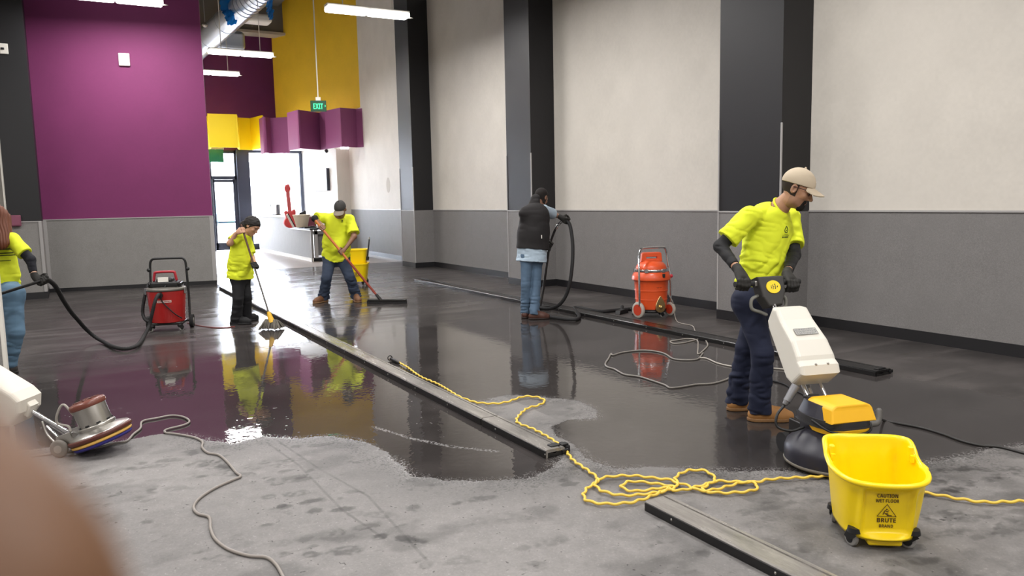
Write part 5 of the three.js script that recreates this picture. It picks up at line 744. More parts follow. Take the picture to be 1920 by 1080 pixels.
function facePaint(hd, tone, opt = {}) {
  return (x, y, z) => { const [a, b, d] = hd.local(x, y, z); let c = tone.map((q) => q * (0.96 + 0.08 * noise3(x * 60, y * 60, z * 60)));
    if (d > 0.05) { const lip = Math.max(Math.abs(a) / 0.022, Math.abs(b + 0.067) / 0.012); if (lip < 1) c = [c[0] * 0.85, c[1] * 0.62, c[2] * 0.62];
      for (const s of [-1, 1]) { const e = Math.hypot((a - s * 0.031) / 0.013, (b - 0.001) / 0.007); if (e < 1) c = e < 0.45 ? [0.02, 0.012, 0.01] : [0.55, 0.52, 0.48]; const br = Math.max(Math.abs(a - s * 0.033) / 0.021, Math.abs(b - 0.024 + Math.abs(a) * 0.08) / 0.006); if (br < 1) c = [0.03, 0.02, 0.016]; } }
    if (opt.stubble && (b < -0.045 && d > -0.02 || b > 0.03 && d < 0.06 || (d < 0.02 && b > -0.02))) c = c.map((q, i) => lerp(q, [0.03, 0.022, 0.018][i], opt.stubble));
    return c; };
}
// a hand closed round a bar: c on the bar's axis, a along the bar (towards the thumb), elbow gives the side it comes from
function gripHand(c, a, elbow, r = 0.018, side = 1, k = 1, back = 1) {
  a = nrm(a); const q = nrm(sub3(sub3(c, elbow), mul3(a, dot3(sub3(c, elbow), a)))), p = mul3(cross3(a, q), back), R = r + 0.012 * k;
  const at2 = (al, deg, rad) => add3(add3(add3(c, a, al), p, Math.cos(deg) * rad), q, Math.sin(deg) * rad), parts = [], pts = [];
  const D = Math.PI / 180; // angle from the back of the hand, over the knuckles, round the bar
  const wrist = add3(add3(c, p, R + 0.004), q, -0.088 * k);
  parts.push(join([bone(add3(add3(add3(c, a, 0.018 * k), p, R + 0.004), q, -0.062 * k), add3(add3(add3(c, a, 0.03 * k), p, R + 0.004), q, 0.002), 0.02 * k, 0.015 * k), bone(add3(add3(add3(c, a, -0.018 * k), p, R + 0.004), q, -0.062 * k), add3(add3(add3(c, a, -0.03 * k), p, R + 0.002), q, 0.002), 0.019 * k, 0.014 * k), bone(wrist, add3(add3(c, p, R + 0.003), q, -0.03 * k), 0.025 * k, 0.022 * k)], 0.02 * k));
  [[0.033, 1, 0.0095], [0.011, 1.08, 0.01], [-0.0115, 1.0, 0.0095], [-0.033, 0.85, 0.0082]].forEach(([o, l, w]) => { const A = [8, 62 * l, 128 * l, 186 * l].map((d, i) => at2(o * k, d * D, (i ? R + 0.001 : R + 0.004))); for (let i = 0; i < 3; i++) parts.push(bone(A[i], A[i + 1], (w + 0.0015 * (2 - i) * 0.6) * k, (w + 0.0015 * (1 - i) * 0.6) * k)); pts.push(...A); });
  const T = [add3(add3(add3(c, a, 0.03 * k), p, R + 0.0), q, -0.05 * k), add3(add3(add3(c, a, 0.056 * k), p, 0.004), q, -0.03 * k - r * 0.5), add3(add3(add3(c, a, 0.05 * k), p, -R * 0.85), q, -0.012 - r * 0.4), add3(add3(add3(c, a, 0.038 * k), p, -R - 0.002), q, 0.012)];
  parts.push(bone(T[0], T[1], 0.015 * k, 0.0125 * k), bone(T[1], T[2], 0.0125 * k, 0.0105 * k), bone(T[2], T[3], 0.0105 * k, 0.009 * k)); pts.push(...T, wrist);
  return { f: join(parts, 0.007 * k), wrist, bounds: boundsOf(pts, 0.035), p, q };
}
function wrinkle(amp, scale, dir = [0, 1, 0], stretch = 0.35) { // folds that run across dir
  return (x, y, z) => { const t = dot3([x, y, z], dir), w = noise3(x * scale * stretch + 4, t * scale, z * scale * stretch + 9); return amp * (1 - Math.abs(2 * w - 1) * 2); };
}
const warp = (f, g) => (x, y, z) => { const d = f(x, y, z); return d > 0.05 || d < -0.05 ? d : d + g(x, y, z); };

function person(name, label, J, o) {
  const t = thing('person', label, 'person', J.base, 0), O = J.base;
  const put = (pname, g, m, par = t) => { g.translate(-O[0], -O[1], -O[2]); return obj(pname, g, m, par); };
  const hipC = mix3(J.hipL, J.hipR, 0.5), shC = mix3(J.shL, J.shR, 0.5), up = nrm(sub3(shC, hipC)), F = J.face, flat = [F, o.flat ?? 0.68], W = o.w ?? 1, hd = headOf(J.head, J.look, J.headUp ?? [0, 1, 0], o.headK ?? 1);
  const cell = o.cell ?? 0.012;
  const toes = (s) => J['toe' + s], hands = {};
  for (const s of ['L', 'R']) { const h = J['hand' + s]; hands[s] = h ? gripHand(h.c, h.a, J['el' + s], h.r ?? 0.018, 1, o.handK ?? 1, h.back ?? 1) : null; }
  const wr = (s) => (hands[s] ? hands[s].wrist : J['wr' + s]);
  // ---- body: one continuous surface
  const limbs = [];
  for (const s of ['L', 'R']) {
    limbs.push(bone(J['sh' + s], J['el' + s], 0.048 * W, 0.039 * W), bone(J['el' + s], wr(s), 0.038 * W, 0.0255 * W));
    limbs.push(bone(J['hip' + s], J['kn' + s], 0.075 * W, 0.052 * W), bone(J['kn' + s], J['an' + s], 0.05 * W, 0.034 * W));
  }
  const neckLow = J.neck ?? add3(shC, up, 0.05), neckTop = hd.P(0, -0.055, -0.018);
  const torso = join([bone(hipC, mix3(hipC, shC, 0.5), 0.125 * W, 0.12 * W, flat), bone(mix3(hipC, shC, 0.45), add3(shC, up, -0.09), 0.12 * W, 0.14 * W, flat), bone(J.shL, J.shR, 0.05 * W), bone(neckLow, mix3(J.shL, J.shR, 0.5), 0.055 * W, 0.06 * W), bone(J.hipL, J.hipR, 0.085 * W)], 0.05);
  const neck = bone(neckLow, neckTop, 0.058 * W, 0.052 * W);
  const body = join([join([torso, neck], 0.03), ...limbs], 0.03);
  const allPts = [J.shL, J.shR, J.elL, J.elR, wr('L'), wr('R'), J.hipL, J.hipR, J.knL, J.knR, J.anL, J.anR, neckTop];
  const gs = [skin(body, boundsOf(allPts, 0.16), cell, facePaint(hd, J.tone, {}))];
  const neckBlend = bone(add3(neckTop, hd.v, -0.035), hd.P(0, -0.02, -0.02), 0.052 * W, 0.05);
  gs.push(skin(join([hd.face, neckBlend], 0.02), hd.bounds, o.headCell ?? 0.008, facePaint(hd, J.tone, o)));
  for (const s of ['L', 'R']) if (hands[s] && !o['glove' + s]) gs.push(skin(hands[s].f, hands[s].bounds, o.handCell ?? 0.006, () => J.tone.map((q) => q * 1.02)));
  put('body', mergeSkins(gs), skinMat());
  // ---- gloves and dark arm sleeves
  for (const s of ['L', 'R']) {
    if (o['glove' + s] && hands[s]) { const cuffA = mix3(wr(s), J['el' + s], 0.16), cuff = bone(wr(s), cuffA, 0.031 * W, 0.034 * W, undefined, 1), f = join([(x, y, z) => hands[s].f(x, y, z) - 0.002, cuff], 0.012), b = hands[s].bounds; const lo = b[0].map((q, i) => Math.min(q, cuffA[i] - 0.05)), hi = b[1].map((q, i) => Math.max(q, cuffA[i] + 0.05)); put('glove', skin(f, [lo, hi], o.handCell ?? 0.006), o.gloveMat ?? GLOVE); }
    if (o['sleeve' + s]) { const e0 = J['sh' + s], e1 = J['el' + s], e2 = wr(s), end = mix3(e1, e2, o.sleeveEnd ?? 0.78); put('arm_sleeve', skin(warp(join([bone(mix3(e0, e1, 0.35), e1, 0.051 * W, 0.046 * W), bone(e1, end, 0.046 * W, 0.036 * W, undefined, 1)], 0.02), wrinkle(0.003, 40)), boundsOf([e0, e1, end], 0.07), 0.009), o.sleeveMat ?? SLEEVE); }
  }
  // ---- trousers
  const B = o.trouser ?? {}, hemY = (s) => add3(J['an' + s], nrm(sub3(J['an' + s], J['kn' + s])), B.over ?? 0.035), legs = [];
  const legF = (s) => join([bone(J['hip' + s], J['kn' + s], 0.098 * W * (B.k ?? 1), 0.073 * W * (B.k ?? 1)), bone(J['kn' + s], hemY(s), 0.073 * W * (B.k ?? 1), (B.hem ?? 0.068) * W, undefined, 1)], 0.02);
  const waistTop = add3(hipC, up, 0.13), seat = join([bone(J.hipL, J.hipR, 0.115 * W * (B.k ?? 1), undefined, [F, 0.95]), bone(hipC, waistTop, 0.15 * W, 0.145 * W, flat)], 0.05);
  const fold = wrinkle(B.amp ?? 0.007, B.scale ?? 24, [0, 1, 0], 0.4), pant = warp(cutBy(join([seat, join([legF('L'), legF('R')], 0.015)], 0.04), half(waistTop, up)), (x, y, z) => fold(x, y, z) * (0.35 + 1.0 * sst(J.knL[1] + 0.08, J.anL[1] + 0.05, y)));
  const pants = put(B.name ?? 'jeans', skin(pant, boundsOf([waistTop, J.hipL, J.hipR, J.knL, J.knR, hemY('L'), hemY('R')], 0.17), cell), B.mat ?? DENIM);
  // ---- shoes
  for (const s of ['L', 'R']) {
    const an = J['an' + s], toe = J['toe' + s], d = nrm([toe[0] - an[0], 0, toe[2] - an[2]]), g = o.ground ?? (J['gnd' + s] ?? 0), heel = [an[0] - d[0] * 0.035, g + 0.045, an[2] - d[2] * 0.035], ball2 = [toe[0] - d[0] * 0.09, g + 0.04, toe[2] - d[2] * 0.09], tip = [toe[0] - d[0] * 0.035, g + 0.035, toe[2] - d[2] * 0.035];
    const up3 = join([bone(heel, ball2, 0.044, 0.047), bone(ball2, tip, 0.047, 0.037), bone([an[0], g + 0.05, an[2]], [an[0], g + (o.shoeTop ?? 0.13), an[2]], 0.047, 0.05), bone([an[0], g + 0.1, an[2]], ball2, 0.042, 0.04)], 0.03);
    const bd = boundsOf([heel, tip, [an[0], g + 0.16, an[2]]], 0.07), b = put(o.shoeName ?? 'boot', skin(cutBy(up3, half([0, g + 0.012, 0], [0, -1, 0])), bd, o.shoeCell ?? 0.009), o.shoeMat ?? BLACKCLOTH);
    const so = skin(cutBy((x, y, z) => up3(x, g + 0.05, z) - 0.004, half([0, g + 0.026, 0], [0, 1, 0]), half([0, g + 0.001, 0], [0, -1, 0])), bd, o.shoeCell ?? 0.009); put('sole', so, o.soleMat ?? o.shoeMat ?? BLACKCLOTH, b);
  }
  // ---- shirt
  const S = o.shirt ?? {}, belly = S.belly ?? 0, hem = add3(hipC, up, S.hem ?? -0.02), sl = S.sleeve ?? 0.72;
  const belC = add3(mix3(hipC, shC, 0.35), F, 0.05 + belly * 0.5);
  const core = join([bone(hem, mix3(hipC, shC, 0.4), (S.rHem ?? 0.165) * W, (S.rWaist ?? 0.155) * W, flat), bone(mix3(hipC, shC, 0.4), add3(shC, up, -0.1), (S.rWaist ?? 0.155) * W, (S.rChest ?? 0.165) * W, flat), bone(J.shL, J.shR, 0.062 * W), bone(add3(neckLow, up, -0.03), shC, 0.07 * W, 0.075 * W), ...(belly ? [egg(belC, [0.13 * W, 0.15, 0.1 + belly])] : [])], 0.06);
  const slv = (s) => bone(J['sh' + s], J['el' + s], 0.068 * W, (S.cuff ?? 0.074) * W, undefined, sl), neckCut = bone(add3(neckLow, up, 0.0), add3(neckTop, up, 0.05), 0.064 * W, 0.075 * W);
  const sf1 = wrinkle(S.amp ?? 0.006, S.scale ?? 15, nrm(add3(up, J.shR && sub3(J.shR, J.shL), 1.6)), 0.5), sf2 = wrinkle((S.amp ?? 0.006) * 0.8, (S.scale ?? 15) * 1.7, up, 0.45);
  const shirtF = warp(without(cutBy(S.sleeveless ? core : join([core, slv('L'), slv('R')], 0.035), half(hem, mul3(up, -1))), neckCut, 0.01), (x, y, z) => (sf1(x, y, z) + sf2(x, y, z)) * (0.4 + 0.9 * sst(0.45, 0.05, dot3(sub3([x, y, z], hipC), up))));
  const sb = boundsOf([hem, J.shL, J.shR, mix3(J.shL, J.elL, sl), mix3(J.shR, J.elR, sl), neckLow], 0.2), shirt = put(S.name ?? 'shirt', skin(shirtF, sb, S.cell ?? cell), S.mat ?? HIVIS);
  if (!S.noCollar) { const q = new THREE.TorusGeometry(0.066 * W, 0.0075, 8, 40); q.rotateX(Math.PI / 2); q.applyQuaternion(new THREE.Quaternion().setFromUnitVectors(new THREE.Vector3(0, 1, 0), V3(nrm(add3(nrm(sub3(neckTop, neckLow)), F, 0.25))))); const n = add3(neckLow, nrm(sub3(neckTop, neckLow)), 0.012); q.translate(...n); put('collar', q, S.mat ?? HIVIS, shirt); }
  return { t, put, hd, hands, shirt, pants, hipC, shC, up, F, neckLow, neckTop, wr, W, shirtF, O };
}
// flat print laid on cloth
function printOn(P, mesh, tex, pos, dirOut, size, name, upV = [0, 1, 0]) {
  const q = sub3(pos, P.O), m = new THREE.Matrix4().lookAt(V3(add3(q, dirOut)), V3(q), V3(upV)), e = new THREE.Euler().setFromRotationMatrix(m), rel = mesh; mesh.updateMatrixWorld(true);
  const g = new THREE.Mesh(mesh.geometry); const d = new DecalGeometry(g, V3(q), e, new THREE.Vector3(size[0], size[1], size[2] ?? 0.1));
  const N = d.attributes.normal, X = d.attributes.position; for (let i = 0; i < X.count; i++) X.setXYZ(i, X.getX(i) + N.getX(i) * 0.0015, X.getY(i) + N.getY(i) * 0.0015, X.getZ(i) + N.getZ(i) * 0.0015);
  return obj(name, d, new THREE.MeshStandardMaterial({ map: tex, transparent: true, roughness: 0.8, polygonOffset: true, polygonOffsetFactor: -2 }), mesh);
}
function capOn(P, cMat, bMat, hC = 0.006) { // baseball cap: crown, bill, button
  const h = P.hd, crown = cutBy(h.E(0, 0.042, -0.01, 0.09, 0.104, 0.112), half(h.P(0, 0.035, 0.05), mul3(nrm(add3(h.v, h.w, -0.1)), -1))), c = P.put('cap', skin(crown, h.bounds, hC), cMat);
  const bill = (x, y, z) => { const [a, b, d] = h.local(x, y, z); const e = Math.hypot(a / 0.082, (d - 0.075) / 0.105) - 1, s = Math.abs(b - (0.045 - 6.2 * a * a - (d - 0.09) * 0.28)) - 0.0045; return Math.max(e * 0.07, s, 0.06 - d) * h.k; };
  const bl = boundsOf([h.P(-0.09, 0.06, 0.05), h.P(0.09, -0.03, 0.05), h.P(0, -0.04, 0.19), h.P(0.09, 0.06, 0.19), h.P(-0.09, 0, 0.19)], 0.02); P.put('bill', skin(bill, bl, Math.min(hC, 0.0045)), bMat ?? cMat, c);
  P.put('button', ball(0.009, ...h.P(0, 0.147, -0.01), 10), cMat, c);
  return c;
}
const textTex = (fn, w = 256, h = 256) => canvasTex(w, h, (g) => { g.clearRect(0, 0, w, h); fn(g, w, h); });

{ // the man in the tan cap steering the scrubber
  const bL = [3.7318,0.9787,-3.5264], b0 = [3.949,0.976,-3.4534], bR = [4.0607,0.9536,-3.4152], ax = nrm(sub3(bR, bL));
  const P = person('person', 'man in a tan cap and lime shirt with black arm sleeves, steering the scrubber', {
    base: [4.069,0,-3.725], face: nrm([0.0099,-0.1,0.9861]), look: [0.5363,-0.42,0.7927], headUp: [0.2103,1,0.2362], tone: SKIN.tan,
    head: [4.3091,1.5792,-3.5875], neck: [4.2609,1.4581,-3.692], shR: [3.9985,1.4069,-3.72], shL: [4.5312,1.3793,-3.8281], elR: [3.8294,1.2056,-3.8138], elL: [4.4201,1.122,-3.6954],
    hipR: [4.0215,0.8171,-3.7448], hipL: [4.2215,0.8094,-3.803], knR: [4.0071,0.4854,-3.5931], knL: [4.1012,0.4741,-3.8277], anR: [4.0375,0.1006,-3.6407], anL: [4.1188,0.0965,-3.9185], toeR: [4.2261,0,-3.5082], toeL: [4.272,0,-3.8719],
    handR: { c: bL, a: ax, r: 0.0185, back: -1 }, handL: { c: bR, a: mul3(ax, -1), r: 0.0185, back: 1 } },
  { cell: 0.0095, headCell: 0.0045, handCell: 0.0042, gloveL: true, gloveR: true, sleeveL: true, sleeveR: true, stubble: 0.25, w: 1.0, flat: 0.7, shoeCell: 0.007, shoeMat: cloth('#a3733f', 0.7), soleMat: mat('#7d5a35', 0.7), shirt: { hem: 0.02, rHem: 0.182, rWaist: 0.174, rChest: 0.2, amp: 0.0125, scale: 17, cell: 0.0085, cuff: 0.088, sleeve: 0.78 }, trouser: { mat: DENIM, amp: 0.008, hem: 0.082, over: 0.04, k: 1.0 } });
  const h = P.hd, tan = cloth('#b9aa94', 0.85);
  const cap = capOn(P, tan, tan, 0.005);
  P.put('cap_badge', (() => { const g = rbox(0.032, 0.006, 0.006, 0.002); const m = new THREE.Matrix4().makeBasis(V3(h.s), V3(h.v), V3(h.w)); m.setPosition(...h.P(0.035, 0.085, 0.09)); return g.applyMatrix4(m); })(), MAT.whitePlastic, cap);
  const hair = cutBy((x, y, z) => h.skull(x, y, z) - 0.0035, half(h.P(0, -0.05, 0), mul3(h.v, -1)), half(h.P(0, 0, 0.012), h.w)); P.put('hair', skin(hair, h.bounds, 0.0045), cloth('#2b2119', 0.9));
  const beard = cutBy((x, y, z) => { const [a, b, d] = h.local(x, y, z); const ring = Math.hypot(a / 0.032, (b + 0.072) / 0.034) - 0.62 < 0 && b > -0.08 ? 0.01 : 0; return h.face(x, y, z) - 0.0045 + ring; }, half(h.P(0, -0.05, 0), h.v), half(h.P(0, 0, 0.05), mul3(h.w, -1)), (x, y, z) => Math.abs(h.local(x, y, z)[0]) - 0.036, (x, y, z) => { const [a, b] = h.local(x, y, z); return Math.max(Math.abs(a) - 0.026, Math.abs(b + 0.066) - 0.0135) * -1; });
  P.put('goatee', skin(beard, h.bounds, 0.004), cloth('#15100d', 0.95));
  for (const s of [-1, 1]) { const g = [h.P(s * 0.088, 0.008, -0.02), h.P(s * 0.085, 0.014, 0.04), h.P(s * 0.07, 0.012, 0.082)]; P.put('glasses_arm', tube(g, 0.0028, 20, 6), mat('#3d1f18', 0.4)); const lens = new THREE.SphereGeometry(0.03, 20, 12, 0, 6.283, 0, 0.9); lens.scale(1, 0.4, 0.7); lens.rotateX(Math.PI / 2); const m = new THREE.Matrix4().makeBasis(V3(h.s), V3(h.v), V3(h.w)); m.setPosition(...h.P(s * 0.036, 0.002, 0.085)); P.put('glasses_lens', lens.applyMatrix4(m), mat('#2a1712', 0.1)); }
  const logo = textTex((g, w, hh) => { g.fillStyle = g.strokeStyle = '#3c4a12'; g.lineWidth = 16; g.beginPath(); g.moveTo(128, 20); g.bezierCurveTo(178, 80, 180, 130, 128, 132); g.bezierCurveTo(76, 130, 78, 80, 128, 20); g.stroke(); g.beginPath(); g.arc(128, 98, 12, 0, 7); g.fill(); let x = 78; for (const l of [8, 14, 10, 16, 12, 8]) { g.fillRect(x, 158, l, 9); x += l + 7; } g.fillRect(40, 184, 176, 5); x = 42; for (const l of [26, 18, 22, 20, 24, 16]) { g.fillRect(x, 202, l, 22); x += l + 8; } });
  printOn(P, P.shirt, logo, [4.259,1.2889,-3.5779], [-0.1017,0,0.9796], [0.1, 0.1, 0.3], 'shirt_print');
  obj; P.put('pocket_rivet', ball(0.006, ...[3.9614,0.8732,-3.601], 8), MAT.steel, P.pants);
}
{ // the man in the black vest, seen from behind
  const g1 = [5.7971,1.2606,-8.5879], g2 = [5.6352,0.9333,-8.7537];
  const ax = nrm([0.0703,0.2001,0.1068]);
  const P = person('person', 'man in a black hooded vest and pale jeans seen from behind, holding a vacuum wand', {
    base: [5.1768,0,-8.4663], face: nrm([0.8336,-0.05,-0.5474]), look: [0.7823,-0.5,-0.3577], tone: SKIN.brown,
    head: [5.5024,1.5652,-8.7395], neck: [5.3844,1.4407,-8.6747], shL: [5.2426,1.3604,-8.6876], shR: [5.434,1.4046,-8.5834], elR: [5.6938,1.3408,-8.7275], elL: [5.4022,1.0751,-8.9064],
    hipL: [5.2001,0.7975,-8.6375], hipR: [5.3359,0.7981,-8.6175], knL: [5.1346,0.4349,-8.5691], knR: [5.2653,0.4358,-8.5289], anL: [5.1391,0.093,-8.6025], anR: [5.1672,0.0764,-8.4216], toeL: [5.3266,0,-8.8198], toeR: [5.3479,0,-8.3344],
    handR: { c: g1, a: ax, r: 0.02, back: -1 }, handL: { c: g2, a: ax, r: 0.016, back: 1 } },
  { cell: 0.013, headCell: 0.008, handCell: 0.007, gloveL: true, gloveR: true, w: 1.0, flat: 0.75, shoeMat: cloth('#4a2a20', 0.6), soleMat: mat('#2a1b17', 0.7), shirt: { name: 'shirt', hem: -0.07, rHem: 0.222, rWaist: 0.19, rChest: 0.165, mat: cloth('#a6b7c6', 0.85), sleeve: 0.85, cuff: 0.08, amp: 0.006 }, trouser: { mat: DENIMPALE, hem: 0.07, over: 0.03, amp: 0.007, k: 0.88 } });
  const { up, hipC, shC } = P, vm = cloth('#1b1819', 0.85), J2 = P;
  const shL = [5.193,1.3689,-8.6591], shR = [5.4035,1.3845,-8.575], F = P.F, fl = [F, 0.75], vh = add3(hipC, up, 0.1);
  const vest = warp(without(cutBy(join([bone(vh, mix3(hipC, shC, 0.5), 0.226, 0.212, fl), bone(mix3(hipC, shC, 0.5), add3(shC, up, -0.08), 0.212, 0.21, fl), bone(mix3(shL, shR, 0.02), mix3(shL, shR, 0.85), 0.084)], 0.06), half(vh, mul3(up, -1))), bone(add3(P.neckLow, up, 0.03), P.neckTop, 0.06, 0.08), 0.01), wrinkle(0.006, 12, up, 0.5));
  const v = P.put('vest', skin(vest, boundsOf([vh, shL, shR], 0.24), 0.011), vm);
  const hood = without(join([bone(add3(add3(P.neckLow, F, -0.07), up, 0.02), add3(add3(P.neckLow, F, -0.05), up, 0.11), 0.085, 0.07, [F, 0.6]), bone(add3(P.neckLow, nrm(sub3(shR, shL)), -0.075), add3(P.neckLow, nrm(sub3(shR, shL)), 0.075), 0.045)], 0.05), bone(add3(P.neckLow, up, 0.05), P.neckTop, 0.055, 0.075), 0.01);
  P.put('hood', skin(warp(hood, wrinkle(0.006, 20)), boundsOf([P.neckLow], 0.22), 0.009), vm, v);
  P.put('vest_tag', (() => { const g = rbox(0.012, 0.045, 0.004, 0.001); return g.translate(...[5.2959,1.0659,-8.4206]); })(), MAT.whitePlastic, v);
  const h = P.hd; P.put('hair', skin(cutBy((x, y, z) => h.skull(x, y, z) - 0.008, (x, y, z) => { const [a, b, d] = h.local(x, y, z); return Math.max(-0.085 - b, Math.min(d - 0.018, 0.062 - b)); }), h.bounds, 0.006), cloth('#17110f', 0.9));
  const w = thing('vacuum_wand', 'curved metal vacuum wand held by the man in the black vest', 'wand', [0, 0, 0]);
  obj('tube', tube([[5.8048,1.2748,-8.5737],[5.7466,1.2477,-8.6152],[5.696,1.1772,-8.6697],[5.661,1.0702,-8.7105],[5.6273,0.9119,-8.7554],[5.6141,0.7081,-8.794],[5.5696,0.3439,-8.8294],[5.5144,0.1136,-8.8307]], 0.017, 80, 12), MAT.steelDark, w);
  obj('bend_sleeve', tube([[5.7466,1.2477,-8.6152],[5.7112,1.2055,-8.6531],[5.687,1.1487,-8.6828]], 0.0195, 20, 12), MAT.chrome, w);
  obj('joint', rod([5.6352,0.9333,-8.7537], [5.6221,0.8542,-8.7623], 0.024), MAT.black, w);
  const nf = [5.6817,0,-9.1149]; obj('floor_head', rbox(0.34, 0.05, 0.09, 0.015, nf[0], 0.028, nf[2]), MAT.black, w);
}
{ // the man in the grey cap, mopping towards us
  const top = [3.3359,1.2182,-11.6454], bot = [4.1131,0.05,-11.2253], dn = nrm(sub3(bot, top)), at1 = add3(top, dn, 0.05), at2 = [3.6127,0.8124,-11.5022], tt = dot3(sub3(at2, top), dn), g2 = add3(top, dn, tt);
  const P = person('person', 'man in a grey cap and lime shirt bending over an orange-handled squeegee', {
    base: [3.6333,0,-11.8519], face: nrm([-0.4201,-0.35,0.8312]), look: [-0.5027,-0.6,0.6338], headUp: [-0.2492,1,0.4335], tone: SKIN.brown,
    head: [3.6685,1.4525,-11.6361], neck: [3.6847,1.3362,-11.7856], shR: [3.5028,1.3321,-11.9128], shL: [3.8493,1.2985,-11.7441], elR: [3.3254,1.3215,-11.8509], elL: [3.8548,1.0361,-11.59],
    hipR: [3.5815,0.7058,-11.9937], hipL: [3.7486,0.7005,-11.9201], knR: [3.4619,0.3857,-11.8459], knL: [3.8125,0.3851,-11.7604], anR: [3.4468,0.0867,-11.9891], anL: [3.9196,0.0894,-11.8338], toeR: [3.2414,0,-11.8485], toeL: [3.8582,0,-11.5104],
    handR: { c: at1, a: mul3(dn, -1), r: 0.016, back: 1 }, handL: { c: g2, a: mul3(dn, -1), r: 0.016, back: -1 } },
  { cell: 0.014, headCell: 0.009, handCell: 0.008, w: 1.08, flat: 0.75, sleeveR: true, sleeveEnd: 0.3, shoeMat: cloth('#6f4a30', 0.7), soleMat: mat('#8b6a4a', 0.7), shirt: { hem: -0.05, rHem: 0.215, rWaist: 0.195, rChest: 0.175, belly: 0.04, amp: 0.008, scale: 12, sleeve: 0.85, cuff: 0.1 }, trouser: { mat: DENIMGREY, hem: 0.085, over: 0.04, amp: 0.01, k: 1.02 } });
  const grey = cloth('#3a3836', 0.85); capOn(P, grey, cloth('#8d8275', 0.85), 0.008);
  printOn(P, P.shirt, textTex((g) => { g.fillStyle = '#5a6a18'; g.fillRect(40, 60, 176, 60); g.fillRect(20, 140, 216, 18); }), [3.6602,1.2657,-11.5581], [-0.455,0,0.8919], [0.09, 0.09, 0.3], 'shirt_print');
  const t = thing('floor_squeegee', 'orange-handled squeegee pushed by the man in the grey cap', 'squeegee', bot), L = (p) => sub3(p, bot);
  obj('handle', rod(L(add3(top, dn, -0.1)), L(mix3(top, bot, 0.45)), 0.019, 0.019), mat('#c8743a', 0.5), t);
  obj('lower_handle', rod(L(mix3(top, bot, 0.45)), L(add3(bot, dn, -0.06)), 0.019, 0.017), mat('#8f3b2c', 0.5), t);
  const R = [0.7923,0,0.6284], an = -Math.atan2(R[2], R[0]); const b = rbox(0.62, 0.04, 0.05, 0.012, 0.1, 0.0, 0); b.rotateY(an); obj('frame', b, MAT.steelDark, t); const bl = rbox(0.64, 0.045, 0.014, 0.004, 0.1, -0.027, 0.012); bl.rotateY(an); obj('blade', bl, MAT.rubber, t);
  obj('socket', rod(L(add3(bot, dn, -0.12)), [0, 0, 0], 0.022, 0.028), MAT.steelDark, t);
}
